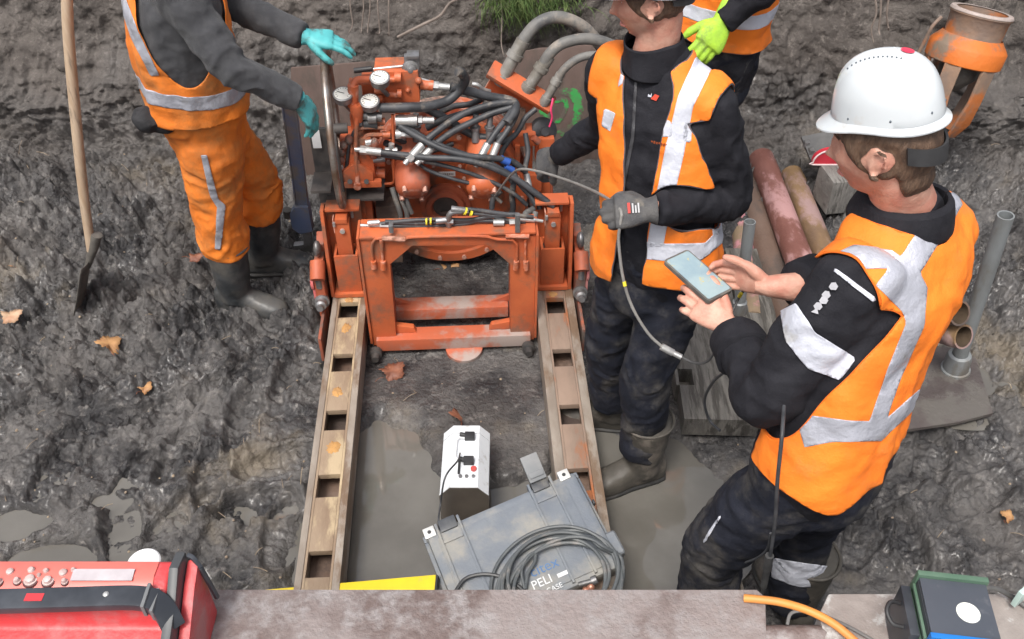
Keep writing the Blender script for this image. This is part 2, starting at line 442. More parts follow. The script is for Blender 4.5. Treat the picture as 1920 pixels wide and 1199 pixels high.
def build_ground():
    xs = np.arange(-3.1, 3.1001, .0068); prof = []
    # profile across the pit: near bank edge, floor, foot of the wall, wall face, top of the bank
    yb = np.arange(.98, 3.75, .0068)
    ang = np.linspace(0, R(80), 90)[1:]; rr = .55
    NX = len(xs); X, Y, Z, NXv, NYv, NZv, kind = [], [], [], [], [], [], []
    wall_shift = .14 * fbm(np.stack([xs * .9, xs * 0, xs * 0], -1), 3, 61) + .25 * sstep(.9, 2.4, xs) * -1 + .12 * sstep(-.9, -1.8, xs) * -1
    rows = []
    for y in yb: rows.append((y, 0., 0., 0., 1.))
    for a in ang: rows.append((3.75 + rr * math.sin(a), rr * (1 - math.cos(a)), 1., -math.sin(a), math.cos(a)))
    y0, z0 = rows[-1][0], rows[-1][1]
    for t in np.arange(.009, 1.05, .009): rows.append((y0 + t * math.cos(R(80)), z0 + t * math.sin(R(80)), 1., -math.sin(R(80)), math.cos(R(80))))
    y1, z1 = rows[-1][0], rows[-1][1]
    for k, a in enumerate(np.linspace(R(75), 0, 8)): rows.append((y1 + .02 + .03 * k, z1 + .02 + .012 * k, 1., -math.sin(a), math.cos(a)))
    y2, z2 = rows[-1][0], rows[-1][1]
    rows = np.array(rows)
    Xg = np.repeat(xs[None], len(rows), 0); Yg = rows[:, 0][:, None] + wall_shift[None] * sstep(2.9, 3.9, rows[:, 0])[:, None] ; Zg = np.repeat(rows[:, 1][:, None], NX, 1)
    wl_ = rows[:, 2][:, None] * np.ones_like(Xg)
    wmask = sstep(3.55, 4.15, rows[:, 0])[:, None] * np.ones_like(Xg)
    h = floor_height(Xg, Yg)
    P = np.stack([Xg, Yg, Zg], -1)
    hw = .11 * fbm(P * np.array([1.6, 1.6, 1.4]), 5, 71) + .02 * (ridged(P * 13, 4, 83) - .6) + .03 * (ridged(P * np.array([9, 9, 3.5]), 4, 72) - .6) + .010 * fbm(P * 26, 3, 73) + .018 * (ridged(P * np.array([4, 4, 13]), 3, 79) - .6)
    f1, f2, idv = worley(Xg * 6 + .6 * fbm(P * 5, 2, 74), (Yg + Zg) * 6 + .6 * fbm(P * 5 + 4, 2, 75), 76)
    lump = np.clip(1 - (f1 / .7) ** 2, 0, 1) * idv
    hw = hw + .07 * lump * np.clip(sstep(.7, .1, Zg) * (sstep(-.4, -1.0, Xg) + .25) + sstep(1.3, 2.0, Xg), 0, 1)
    hm = h * (1 - wmask) + (hw + .03 * fbm(P * 14, 4, 80) + .6 * h * (1 - sstep(.25, .8, Zg))) * wmask
    N = np.stack([np.zeros_like(Xg), np.repeat(rows[:, 3][:, None], NX, 1), np.repeat(rows[:, 4][:, None], NX, 1)], -1)
    V = P + N * hm[..., None]
    dry = np.clip(wmask * (.35 + .9 * sstep(.20, .85, Zg + .40 * fbm(P * 2.2, 4, 77))) , 0, 1)
    dry = np.clip(dry + .35 * sstep(.15, .6, fbm(P * np.array([2.2, 2.2, 2.2]), 3, 78)), 0, 1)
    # skirts: level ground behind the wall to the horizon, and the sides
    me = to_mesh('pit_ground', V.reshape(-1, 3), grid_faces(len(rows), NX))
    at = me.attributes.new('dry', 'FLOAT', 'POINT'); at.data.foreach_set('value', dry.ravel().astype(np.float32))
    m = bpy.data.materials.new('wet_mud'); m.use_nodes = True; n, l = m.node_tree.nodes, m.node_tree.links; b = n['Principled BSDF']
    tc = n.new('ShaderNodeTexCoord')
    def nz(s, d=7, ro=.62, dist=0):
        t = n.new('ShaderNodeTexNoise'); t.inputs['Scale'].default_value = s; t.inputs['Detail'].default_value = d; t.inputs['Roughness'].default_value = ro; t.inputs['Distortion'].default_value = dist
        l.new(tc.outputs['Object'], t.inputs['Vector']); return t.outputs[0]
    def mr(src, a, c, lo=0., hi=1.):
        r = n.new('ShaderNodeMapRange'); r.interpolation_type = 'SMOOTHSTEP'
        for k, v in (('From Min', a), ('From Max', c), ('To Min', lo), ('To Max', hi)): r.inputs[k].default_value = v
        l.new(src, r.inputs['Value']); return r.outputs[0]
    def mixc(f, a, c):
        x = n.new('ShaderNodeMix'); x.data_type = 'RGBA'; l.new(f, x.inputs[0])
        for k, v in ((6, a), (7, c)):
            if isinstance(v, tuple): x.inputs[k].default_value = (*v, 1)
            else: l.new(v, x.inputs[k])
        return x.outputs[2]
    a = n.new('ShaderNodeAttribute'); a.attribute_name = 'dry'
    wet = mixc(mr(nz(3.5, 8, .65), .36, .64), (.029, .028, .030), (.122, .115, .111))
    wet = mixc(mr(nz(22, 6, .7), .52, .72), wet, (.215, .20, .188))
    wet = mixc(mr(nz(1.7, 7, .6), .54, .68, 0, .8), wet, (.21, .175, .13))
    dryc = mixc(mr(nz(2.6, 7, .65), .35, .65), (.064, .054, .048), (.125, .109, .098))
    dryc = mixc(mr(nz(30, 5, .7), .5, .75), dryc, (.185, .163, .147))
    l.new(mixc(a.outputs['Fac'], wet, dryc), b.inputs['Base Color'])
    rw = mr(nz(6, 8, .68), .36, .62, .11, .72); rx = n.new('ShaderNodeMix'); l.new(a.outputs['Fac'], rx.inputs[0]); l.new(rw, rx.inputs[2]); rx.inputs[3].default_value = .8
    l.new(rx.outputs[0], b.inputs['Roughness']); b.inputs['Specular IOR Level'].default_value = .55
    film = n.new('ShaderNodeMath'); film.operation = 'MULTIPLY'; l.new(mr(nz(3.2, 7, .62), .46, .64, 0, .42), film.inputs[0]); iv_ = n.new('ShaderNodeMath'); iv_.operation = 'SUBTRACT'; iv_.inputs[0].default_value = 1; l.new(a.outputs['Fac'], iv_.inputs[1]); iv_.use_clamp = True; l.new(iv_.outputs[0], film.inputs[1])
    l.new(film.outputs[0], b.inputs['Coat Weight']); b.inputs['Coat Roughness'].default_value = .13; b.inputs['Coat IOR'].default_value = 1.5
    prev = None
    def vor(sc):
        t = n.new('ShaderNodeTexVoronoi'); t.feature = 'F1'; t.inputs['Scale'].default_value = sc
        q = n.new('ShaderNodeTexNoise'); q.inputs['Scale'].default_value = sc * .6; q.inputs['Detail'].default_value = 3; l.new(tc.outputs['Object'], q.inputs['Vector'])
        x = n.new('ShaderNodeMix'); x.data_type = 'VECTOR'; x.inputs[0].default_value = .035; l.new(tc.outputs['Object'], x.inputs[4]); l.new(q.outputs['Color'], x.inputs[5]); l.new(x.outputs[1], t.inputs['Vector'])
        iv = n.new('ShaderNodeMath'); iv.operation = 'SUBTRACT'; iv.inputs[0].default_value = 1; l.new(t.outputs['Distance'], iv.inputs[1]); return iv.outputs[0]
    for src, st, ds in ((vor(52), .5, .011), (nz(38, 6, .72, .4), .7, .016), (nz(150, 4, .7, .3), .6, .006)):
        bp = n.new('ShaderNodeBump'); bp.inputs['Strength'].default_value = st; bp.inputs['Distance'].default_value = ds; l.new(src, bp.inputs['Height'])
        if prev: l.new(prev, bp.inputs['Normal'])
        prev = bp.outputs[0]
    l.new(prev, b.inputs['Normal']); me.materials.append(m)
    o = bpy.data.objects.new('pit_ground', me); COL.objects.link(o); tag(o, kind='structure')
    # level ground outside the pit (one wide sheet with the pit left open)
    zt = z2 + .0
    outer = [(-900, 4.75, zt), (900, 4.75, zt), (900, 1500, zt), (-900, 1500, zt)]
    sod = pm('turf', (.05, .06, .025), (.10, .10, .05), 14, .9, bump=.8, bscale=30)
    me2, f2_ = outer, [(0, 1, 2, 3)]
    tag(part('field_ground', (me2, f2_), sod), kind='structure')
    earth = pm('bank_earth', (.05, .046, .044), (.11, .098, .088), 9, .8, bump=1, bscale=24)
    nb = cat([box((-900, -900, -.4), (900, .80, .60)), box((-900, .81, -.4), (-3.05, 4.74, .9)), box((3.05, .81, -.4), (900, 4.74, .9))])
    tag(part('bank_ground', nb, earth, smooth=False), kind='structure')
    return o
build_ground()
WATER = pm('muddy_water', (.115, .107, .094), (.155, .146, .130), 2.5, .03, spec=.5, bump=.03, bscale=9)
WATER.node_tree.nodes['Principled BSDF'].inputs['IOR'].default_value = 1.75
def puddle(px, py, rx, ry, z):
    c = WZ(px, py, z); a = np.linspace(0, 2 * math.pi, 48, endpoint=False)
    V = [(c[0], c[1], z)] + [(c[0] + rx * math.cos(t), c[1] + ry * math.sin(t), z) for t in a]
    F = [(0, 1 + i, 1 + (i + 1) % 48) for i in range(48)]
    tag(part('puddle_water', (V, F), WATER, smooth=False), kind='structure')
puddle(930, 930, .95, .62, -.034)
puddle(70, 1020, .50, .30, -.022); puddle(1790, 720, .34, .24, -.006)
# ================================================================ the orange jacking machine and its rails
MB_ = WZ(848, 640, 0.0); MA = R(3.1)
_Rz = np.array([[math.cos(MA), -math.sin(MA), 0], [math.sin(MA), math.cos(MA), 0], [0, 0, 1]])
def MY(px, py, yl):
    d = ray(px, py) @ _Rz; o = (O3 - MB_) @ _Rz; return o + d * ((yl - o[1]) / d[1])
def MZ(px, py, zl):
    d = ray(px, py) @ _Rz; o = (O3 - MB_) @ _Rz; return o + d * ((zl - o[2]) / d[2])
def from_machine(P): return np.asarray(P, float) @ _Rz.T + MB_
def worn_paint(name, c, c_dark, edge, dirt, dirtamt=.40, rough=.42, edge_lo=.60):
    m = pm(name, c, c_dark, 5, rough, rough + .15, c3=dirt, c3amt=dirtamt, c3scale=6, bump=.12, bscale=60, detail=8, c3w=.09)
    n, l = m.node_tree.nodes, m.node_tree.links; b = n['Principled BSDF']
    src = b.inputs['Base Color'].links[0].from_socket
    g = n.new('ShaderNodeNewGeometry'); t = n.new('ShaderNodeTexNoise'); t.inputs['Scale'].default_value = 45; t.inputs['Detail'].default_value = 6
    tc = [x for x in n if x.type == 'TEX_COORD'][0]; l.new(tc.outputs['Object'], t.inputs['Vector'])
    ad = n.new('ShaderNodeMath'); ad.operation = 'MULTIPLY_ADD'; ad.inputs[1].default_value = .16; l.new(t.outputs[0], ad.inputs[0]); l.new(g.outputs['Pointiness'], ad.inputs[2])
    mr = n.new('ShaderNodeMapRange'); mr.inputs['From Min'].default_value = edge_lo + .09; mr.inputs['From Max'].default_value = edge_lo + .15; l.new(ad.outputs[0], mr.inputs['Value'])
    x = n.new('ShaderNodeMix'); x.data_type = 'RGBA'; l.new(mr.outputs[0], x.inputs[0]); l.new(src, x.inputs[6]); x.inputs[7].default_value = (*edge, 1); l.new(x.outputs[2], b.inputs['Base Color'])
    return m
ORANGE = worn_paint('orange_machine_paint', (.56, .135, .048), (.46, .104, .040), (.74, .40, .30), (.22, .11, .07), .33)
ORANGE_DIRTY = worn_paint('orange_paint_muddy', (.48, .115, .05), (.34, .085, .042), (.55, .34, .27), (.13, .10, .085), .42, .5)
ORANGE_CHIP = worn_paint('orange_paint_chipped', (.50, .115, .05), (.36, .12, .07), (.6, .48, .42), (.36, .29, .26), .42, .55)
STEEL = pm('dull_steel', (.32, .32, .33), (.20, .195, .19), 20, .38, .6, metal=.7, bump=.1, bscale=80)
STEELW = pm('bright_fitting', (.62, .62, .60), (.42, .42, .42), 30, .3, .5, metal=.6)
DARKST = pm('dark_steel', (.035, .034, .034), (.08, .07, .065), 12, .5, .7, bump=.2)
RUST = pm('rusty_steel', (.13, .075, .05), (.20, .14, .11), 7, .6, .8, c3=(.07, .05, .042), c3amt=.5, bump=.3, bscale=50)
RUBBER = pm('black_hose_rubber', (.030, .032, .036), (.060, .062, .068), 14, .42, .6, c3=(.17, .15, .13), c3amt=.22, c3scale=9, bump=.1)
RUBBERG = pm('grey_hose_rubber', (.10, .10, .10), (.17, .165, .155), 10, .5, .7, c3=(.25, .22, .19), c3amt=.35, c3scale=8, bump=.15)
WHITEP = pm('white_plastic', (.78, .79, .80), (.70, .71, .71), 10, .35)
YELLOWT = pm('yellow_tie', (.75, .62, .04), None, rough=.5)
GLASSD = pm('gauge_dial', (.80, .79, .74), (.70, .69, .64), 12, .18)
BLACKP = pm('black_plastic', (.022, .022, .024), (.04, .04, .042), 12, .45, .6)
REDPINK = pm('faded_red_paint', (.62, .12, .12), (.66, .28, .26), 12, .5, .6)
mach = thing('jacking_machine', MB_, 'orange hydraulic jacking machine with gauges and many hoses, standing on two rails', 'machine', rz=MA)
LOCAL[0] = True
def pb(x0, y0, x1, y1, yl, dep):
    """box that spans those sight lines at the plane yl, going back dep"""
    a, b = MY(x0, y0, yl), MY(x1, y1, yl)
    return box((min(a[0], b[0]), yl, min(a[2], b[2])), (max(a[0], b[0]), yl + dep, max(a[2], b[2])))
def pcyl(p0, p1, r, yl0, yl1=None, n=14):
    return cyl(MY(*p0, yl0), MY(*p1, yl0 if yl1 is None else yl1), r, n=n)
def hose(path, r, mat=RUBBER, name='hose', n=10, ferr=None, lab=None):
    """path = (px, py, yl)"""
    P = [MY(*p) for p in path]; h = part(name, tube(P, r, n=n, m=max(12, len(P) * 8)), mat, mach, label=lab)
    for e in (ferr or ()):
        i, j = (0, 1) if e == 0 else (-1, -2)
        d = nrm(P[j] - P[i])
        part('ferrule', cat([cyl(P[i] - d * .006, P[i] + d * .05, r * 1.22, n=12), cyl(P[i] - d * .03, P[i] - d * .004, r * 1.35, n=6), cyl(P[i] - d * .05, P[i] - d * .03, r * .8, n=10)]), STEELW, h)
    return h
# ---- front frame (arch)
def arch():
    out = [(-.315, .012), (-.315, .548), (.33, .535), (.33, .012), (.235, .012), (.235, .405), (.155, .497), (-.125, .507), (-.213, .425), (-.222, .012)]
    return prism([(a, b) for a, b in out], 1, -.022, .008)
fr = part('front_frame', arch(), ORANGE, mach, bevel=.004)
part('edge_rib', cat([box((-.325, -.032, .03), (-.3152, .085, .556)), box((.3302, -.032, .03), (.340, .085, .545)), box((-.314, -.030, .5482), (.329, .085, .558))]), ORANGE, fr, bevel=.003)
part('inner_rib', cat([box((-.232, .0085, .012), (-.2225, .11, .42)), box((.2355, .0085, .012), (.245, .11, .40)), box((-.12, .0085, .508), (.15, .09, .518))]), ORANGE_DIRTY, fr, bevel=.002)
part('cross_bar', cat([box((-.30, -.045, .0), (.315, .03, .058))]), ORANGE_CHIP, mach, bevel=.005)
part('cross_bar', cat([box((-.228, .085, .045), (.232, .165, .10)), prism([(-.235, .10), (-.16, .10), (-.235, .135)], 1, .12, .135), prism([(.24, .10), (.16, .10), (.24, .135)], 1, .12, .135)]), ORANGE_CHIP, mach, bevel=.004)
part('corner_gusset', cat([prism([(-.221, .059), (-.14, .059), (-.15, .085), (-.221, .10)], 1, -.005, .02), prism([(.234, .059), (.15, .059), (.16, .085), (.234, .10)], 1, -.005, .02)]), ORANGE, fr, bevel=.003)
for x in (-.305, .305):
    part('roller_bolt', cat([lathe((x, -.055, .012), (0, -1, 0), [(0, .026), (.022, .026), (.026, .018), (.03, .018), (.05, .014)], 18)]), DARKST, mach)
# small grease pipes on the face of the frame
def pipe_on_face(pts, r=.006):
    return tube([MY(px, py, -.030) for px, py in pts], r, n=8, m=30)
part('grease_pipe', cat([pipe_on_face([(700, 500), (697, 465), (702, 450), (715, 447), (760, 449), (775, 445), (900, 443), (930, 449), (960, 450), (968, 456), (969, 480), (966, 500)])]), ORANGE, fr)
part('grease_fitting', cat([pcyl((716, 447), (760, 449), .010, -.032, n=8), pcyl((715, 450), (716, 470), .008, -.032), pcyl((700, 490), (701, 503), .011, -.032), pcyl((718, 490), (719, 505), .011, -.032), pcyl((716, 470), (719, 500), .005, -.03),
    pcyl((948, 443), (992, 443), .009, -.032, n=8), pcyl((985, 450), (985, 505), .005, -.03), pcyl((968, 490), (967, 505), .010, -.032), pcyl((986, 490), (986, 506), .010, -.032)]), ORANGE, fr)
# ---- towers either side with the lifting posts
for sx, cx in ((-1, -.405), (1, .415)):
    xo, xi = cx + sx * .072, cx - sx * .070
    t = part('side_tower', cat([box((min(xo, xi), .262, .122), (max(xo, xi), .278, .505)),
        prism([(.2615, .122), (.2615, .515), (.205, .515), (.155, .20), (.155, .122)], 0, xo - .006 if sx > 0 else xo - .008, xo + .008 if sx > 0 else xo + .006),
        box((min(xo - sx * .007, xi), .150, .123), (max(xo - sx * .007, xi), .2612, .142)),
        box((min(xo - sx * .01, xi), .21, .5052), (max(xo - sx * .01, xi), .279, .516))]), ORANGE, mach, bevel=.003)
    sl = cat([box((cx - .047, .165, .1425), (cx + .047, .175, .325)), box((cx - .047, .1752, .1425), (cx - .037, .25, .325)), box((cx + .037, .1752, .1425), (cx + .047, .25, .325)), box((cx - .0368, .24, .1425), (cx + .0368, .25, .325))])
    s = part('post_sleeve', sl, ORANGE, t, bevel=.002)
    part('sleeve_lining', box((cx - .0365, .1756, .145), (cx + .0365, .2396, .300)), DARKST, s)
    p = part('lifting_post', cat([box((cx - .030, .185, .301), (cx + .028, .23, .470)), box((cx - .024, .18, .4702), (cx + .022, .235, .490)), box((cx - .034, .19, .42), (cx - .0305, .225, .486))]), ORANGE, t, bevel=.004)
    part('pin', cat([cyl((cx + .0, .176, .435), (cx, .186, .435), .010, n=10), cyl((cx - .028, .18, .478), (cx - .028, .18, .46), .006, n=8), cyl((cx + .035, .25, .49), (cx + .035, .25, .45), .006, n=8)]), STEELW, p)
    # latch outside the rail
    x = cx + sx * .092
    la = part('rail_latch', cat([box((min(x, x + sx * .038), .11, .06), (max(x, x + sx * .038), .24, .30)), prism([(.24, .10), (.24, .33), (.29, .36), (.34, .30), (.34, .10)], 0, min(x, x + sx * .03), max(x, x + sx * .03)),
        cyl((x + sx * .02, .10, .26), (x + sx * .02, .16, .31), .030, n=16), box((min(x + sx * .005, x + sx * .018), -.10, .01), (max(x + sx * .005, x + sx * .018), .11, .13)), box((min(x + sx * .005, x + sx * .022), .11, .0), (max(x + sx * .005, x + sx * .022), .75, .10))]), ORANGE_DIRTY, mach, bevel=.006)
    part('latch_bolt', lathe((x + sx * .018, .112, .145), (0, -1, .25), [(0, .030), (.015, .030), (.016, .022), (.05, .022), (.055, .013), (.075, .013)], 16), STEEL, la)
    part('latch_disc', cat([lathe((x + sx * .042, .15, .22), (sx, 0, 0), [(0, .04), (.010, .04), (.014, .03)], 20), box((min(x + sx * .04, x + sx * .05), .12, .10), (max(x + sx * .04, x + sx * .05), .15, .20))]), REDPINK, la, bevel=.003)
    part('latch_eye', cat([ball((x + sx * .02, .20, .34), (.016, .03, .035), 12, 8), cyl((x + sx * .02, .12, .30), (x + sx * .02, .12, .21), .016, n=10)]), STEEL, la)
    # side beams running back to the pit wall
    part('side_beam', cat([box((cx - .05, .285, .02), (cx + .05, .92, .125)), box((cx - .045, .30, .1255), (cx + .045, .34, .38))]), ORANGE_DIRTY, mach, bevel=.006)
part('rear_cross_beam', cat([box((-.355, .70, .02), (.355, .80, .14)), box((-.355, .86, .0), (.355, .92, .30))]), ORANGE_DIRTY, mach, bevel=.006)
# ---- drive drum
dc = np.array([.005, .50, .355])
drum = part('drive_drum', cat([lathe(dc + [0, .27, 0], (0, -1, 0), [(0, .27), (.0, .30), (.12, .30), (.13, .315), (.25, .315), (.27, .305), (.272, .235), (.262, .225), (.262, .0)], 64)]), ORANGE, mach)
part('drum_rim', lathe(dc + [0, .02, 0], (0, -1, 0), [(0, .316), (.02, .33), (.034, .325), (.034, .285), (.02, .28)], 64, False), ORANGE, drum)
a8 = [2 * math.pi * k / 18 for k in range(18)]
part('rim_bolt', cat([cyl(dc + [.306 * math.cos(t), -.014, .306 * math.sin(t)], dc + [.306 * math.cos(t), -.026, .306 * math.sin(t)], .010, n=6) for t in a8]), ORANGE_DIRTY, drum)
bc = np.array(MY(835, 388, .47))
part('bore_ring', lathe(bc + [0, .02, 0], (0, -1, 0), [(0, .105), (.018, .105), (.02, .085), (.035, .080), (.038, .06), (.02, .05), (-.01, .05)], 40, False), ORANGE_DIRTY, drum)
part('bore', lathe(bc + [0, -.0, 0], (0, 1, 0), [(0, .052), (.002, .0)], 30), DARKST, drum)
part('chuck_jaw', cat([box(tuple(bc + [-.02, -.012, -.045]), tuple(bc + [.015, -.001, -.02]))]), RUST, drum, bevel=.004)
part('bolt', cat([cyl(MY(x, y, .505), MY(x, y, .485), .009, n=6) for x, y in ((815, 352), (830, 350), (845, 350), (860, 352), (812, 312), (862, 312), (800, 330), (870, 335))]), ORANGE_DIRTY, drum)
part('name_plate', pb(822, 323, 854, 331, .4850, .002), WHITEP, drum)
part('name_plate_text', cat([pb(825 + k * 3.3, 325.5, 827 + k * 3.3, 328.5, .4838, .001) for k in range(8)]), STEEL, drum)
part('arched_cover', lathe(dc + [0, .16, .0], (0, 1, 0), [(0, .335), (.10, .335), (.10, .30), (.0, .30), (0, .335)], 48, False), ORANGE_DIRTY, mach)
for px, py, n_ in ((776, 372, 0), (905, 372, 1)):
    e = MY(px, py, .27); d = nrm((0.05 if n_ == 0 else -.05, -.86, -.5)); s0 = e - d * .02
    mo = part('hydraulic_motor', lathe(s0 - d * .24, d, [(0, .050), (.0, .068), (.10, .070), (.105, .080), (.125, .080), (.13, .070), (.215, .068), (.235, .058), (.245, .036), (.248, .0)], 32), ORANGE_DIRTY if n_ == 0 else ORANGE, mach)
    x_, y_, z_ = frame(d)
    part('motor_bolt', cat([cyl(s0 - d * .01 + x_ * .055 * math.cos(t) + y_ * .055 * math.sin(t), s0 + d * .012 + x_ * .055 * math.cos(t) + y_ * .055 * math.sin(t), .009, n=6) for t in (.6, 2.2, 3.7, 5.3)]), ORANGE_DIRTY, mo)
    top = s0 - d * .16
    for k in (-.028, .028):
        q = top + np.array([k, 0, .07]); part('port_fitting', cat([cyl(q, q + [0, .01, .05], .016, n=12), cyl(q + [0, .01, .05], q + [0, .01, .062], .021, n=6), cyl(q + [0, .01, .062], q + [.004, .02, .11], .012, n=10)]), STEEL, mo)
# ---- post and valve stack at the left
part('valve_post', cat([box((-.425, .34, .126), (-.30, .42, .495)), box((-.395, .325, .30), (-.325, .339, .495))]), ORANGE, mach, bevel=.005)
part('post_plate', cat([box((-.29, .36, .13), (-.20, .50, .42))]), RUST, mach, bevel=.004)
part('valve_shelf', box((-.470, .29, .497), (-.245, .46, .507)), DARKST, mach, bevel=.002)
V1 = part('valve_block', cat([pb(636, 262, 706, 352, .33, .10), pb(629, 344, 716, 352, .30, .03)]), ORANGE, mach, bevel=.006)
part('valve_section', cat([prism([(MY(638, 330, .31)[0], MY(638, 348, .31)[2]), (MY(638, 330, .31)[0], MY(638, 325, .31)[2]), (MY(668, 305, .31)[0], MY(668, 305, .31)[2]), (MY(700, 325, .31)[0], MY(700, 325, .31)[2]), (MY(700, 348, .31)[0], MY(700, 348, .31)[2])], 1, .305, .3295)]), ORANGE, V1, bevel=.004)
part('valve_spool', cat([pcyl((614, 328), (638, 328), .022, .38), pcyl((700, 326), (722, 326), .020, .38), pcyl((702, 305), (722, 305), .016, .38), pcyl((626, 300), (640, 300), .020, .38), pcyl((628, 285), (640, 285), .016, .36), pcyl((660, 340), (660, 355), .0, .3)]), ORANGE, V1)
part('cap_screw', cat([cyl(MY(x, y, .304), MY(x, y, .290), .010, n=10) for x, y in ((656, 341), (687, 341))]), DARKST, V1)
part('drain_plug', cat([cyl(MY(670, 346, .304), MY(670, 352, .285), .015, n=8), cyl(MY(670, 300, .32), MY(670, 345, .30), .010, n=10)]), ORANGE, V1)
part('lever_gland', cat([ball(MY(x, y, .33), (.017, .02, .02), 10, 8) for x, y in ((645, 272), (640, 285), (655, 262), (690, 276), (702, 268), (640, 300), (700, 290))]), ORANGE_DIRTY, V1)
V2 = part('manifold', cat([pb(655, 215, 712, 262, .40, .07), pb(652, 160, 672, 262, .37, .06), pb(700, 136, 788, 192, .42, .12), pb(738, 190, 770, 215, .44, .06), pb(676, 150, 702, 185, .43, .06)]), ORANGE, mach, bevel=.006)
part('manifold_fitting', cat([pcyl((662, 160), (662, 200), .020, .36), lathe(MY(668, 196, .345), (0, 0, -1), [(0, .022), (.02, .026), (.05, .020), (.07, .017)], 14), pcyl((672, 152), (704, 150), .016, .40), pcyl((740, 146), (752, 146), .019, .405), pcyl((726, 150), (742, 150), .013, .41), pcyl((745, 176), (753, 176), .018, .41), pcyl((728, 178), (744, 178), .012, .41),
    pcyl((788, 158), (812, 161), .020, .44), ball(MY(765, 170, .415), .010, 10, 8), ball(MY(785, 152, .415), .014, 10, 8), ball(MY(710, 185, .40), .020, 10, 8), pcyl((722, 166), (702, 166), .022, .40)]), ORANGE, V2)
part('steel_pipe', cat([tube([MY(*p) for p in ((662, 165, .36), (664, 155, .37), (672, 150, .38), (690, 150, .39))], .014, 10), tube([MY(*p) for p in ((668, 196, .34), (669, 230, .33), (667, 270, .32), (669, 330, .305))], .0085, 10),
    tube([MY(*p) for p in ((720, 240, .35), (685, 240, .345), (664, 247, .34), (660, 262, .335), (660, 285, .33))], .007, 8), tube([MY(*p) for p in ((716, 253, .35), (690, 254, .345), (683, 262, .34), (681, 280, .335))], .009, 8),
    tube([MY(*p) for p in ((736, 215, .36), (737, 260, .36), (738, 320, .36), (738, 342, .37), (722, 345, .38))], .006, 8)]), ORANGE, V2)
part('check_valve', cat([pcyl((676, 216), (716, 220), .018, .36), pcyl((690, 222), (706, 222), .021, .352), pcyl((672, 232), (680, 232), .016, .36)]), STEEL, V2)
part('solenoid', pcyl((682, 233), (708, 233), .021, .36), BLACKP, V2)
part('coupling', cat([pcyl((708, 228), (722, 228), .014, .37), pcyl((716, 253), (732, 253), .013, .36)]), ORANGE, V2)
part('quick_coupling', cat([pcyl((742, 226), (766, 226), .020, .37), pcyl((766, 226), (782, 226), .022, .37), pcyl((784, 226), (792, 226), .017, .37, n=6), pcyl((793, 226), (814, 226), .013, .37), pcyl((742, 252), (752, 252), .018, .36), pcyl((752, 252), (760, 252), .015, .36, n=6), pcyl((760, 252), (775, 253), .013, .36),
    pcyl((812, 161), (822, 162), .017, .44, n=6), pcyl((822, 162), (843, 164), .013, .44), pcyl((686, 268), (706, 265), .012, .33)]), STEELW, V2)
part('hand_pump', cat([pb(757, 107, 789, 145, .45, .03), lathe(MY(770, 128, .449), (0, -1, .1), [(0, .032), (.012, .032), (.014, .022), (.022, .022), (.024, .010), (.03, .010)], 24), pb(762, 106, 786, 111, .44, .05)]), STEEL, V2, bevel=.003)
part('pump_lever', cat([pcyl((700, 130), (757, 124), .005, .45), pcyl((790, 148), (830, 160), .004, .44)]), STEELW, V2)
part('lever_grip', pcyl((664, 133), (698, 129), .010, .45), BLACKP, V2)
for px, py in ((712, 146), (643, 177), (693, 190)):
    c = MY(px, py, .35); ax = nrm((0.02, -.28, .96)); x_, y_, z_ = frame(ax, (0, 1, 0))
    g = part('pressure_gauge', lathe(c - ax * .032, ax, [(0, .026), (.006, .034), (.026, .036), (.034, .037), (.036, .032)], 30), STEEL, mach)
    part('dial', lathe(c + ax * .0045, ax, [(0, .0315), (.001, .0)], 30, False), GLASSD, g)
    tk = [cat([xf(box((-.0008, .022, 0), (.0008, .028, .0006)), mat4(math.cos(t) * x_ + math.sin(t) * y_, -math.sin(t) * x_ + math.cos(t) * y_, ax, c + ax * .0062))]) for t in np.linspace(-2.3, 2.3, 13)]
    part('needle', cat(tk + [xf(box((-.0012, -.006, 0), (.0012, .022, .0008)), mat4(*( (math.cos(1.2) * x_ + math.sin(1.2) * y_), (-math.sin(1.2) * x_ + math.cos(1.2) * y_), ax), c + ax * .0065))]), BLACKP, g)
    part('gauge_stem', tube([c - ax * .03, c - ax * .06 + [0.002, .01, 0], c - ax * .10 + [.02, .02, 0]], .009, 8), STEEL, g)
# hand wheel seen edge on
wc = np.array([-.40, .30, .815]); wax = nrm(np.array([math.cos(R(5.6)), math.sin(R(5.6)), 0.0])); wx = np.array([0, 0, 1.]); wy = np.cross(wax, wx)
W_ = [wc + .285 * (math.cos(t) * wx + math.sin(t) * wy) for t in np.linspace(0, 2 * math.pi, 49)]
hw = part('hand_wheel', tube(W_, .0125, 10, 96, caps=False), pm('worn_wheel_steel', (.42, .40, .38), (.20, .13, .09), 9, .3, .55, metal=.75), mach)
part('wheel_spoke', cat([cyl(wc, wc + .28 * (math.cos(t) * wx + math.sin(t) * wy), .008, n=8) for t in (2.2, 4.1, 3.14)] + [cyl(wc - wax * .0, wc + wax * .05, .02, n=14)]), DARKST, hw)
part('side_bracket', cat([box((-.50, .33, .50), (-.43, .345, .80)), box((-.505, .20, .60), (-.43, .33, .612)), box((-.5005, .325, .34), (-.435, .3295, .60))]), DARKST, mach, bevel=.002)
part('white_tag', xf(box((-.016, -.003, -.038), (.016, 0, .038)), trans(MY(593, 261, .318))), WHITEP, mach, bevel=.001)
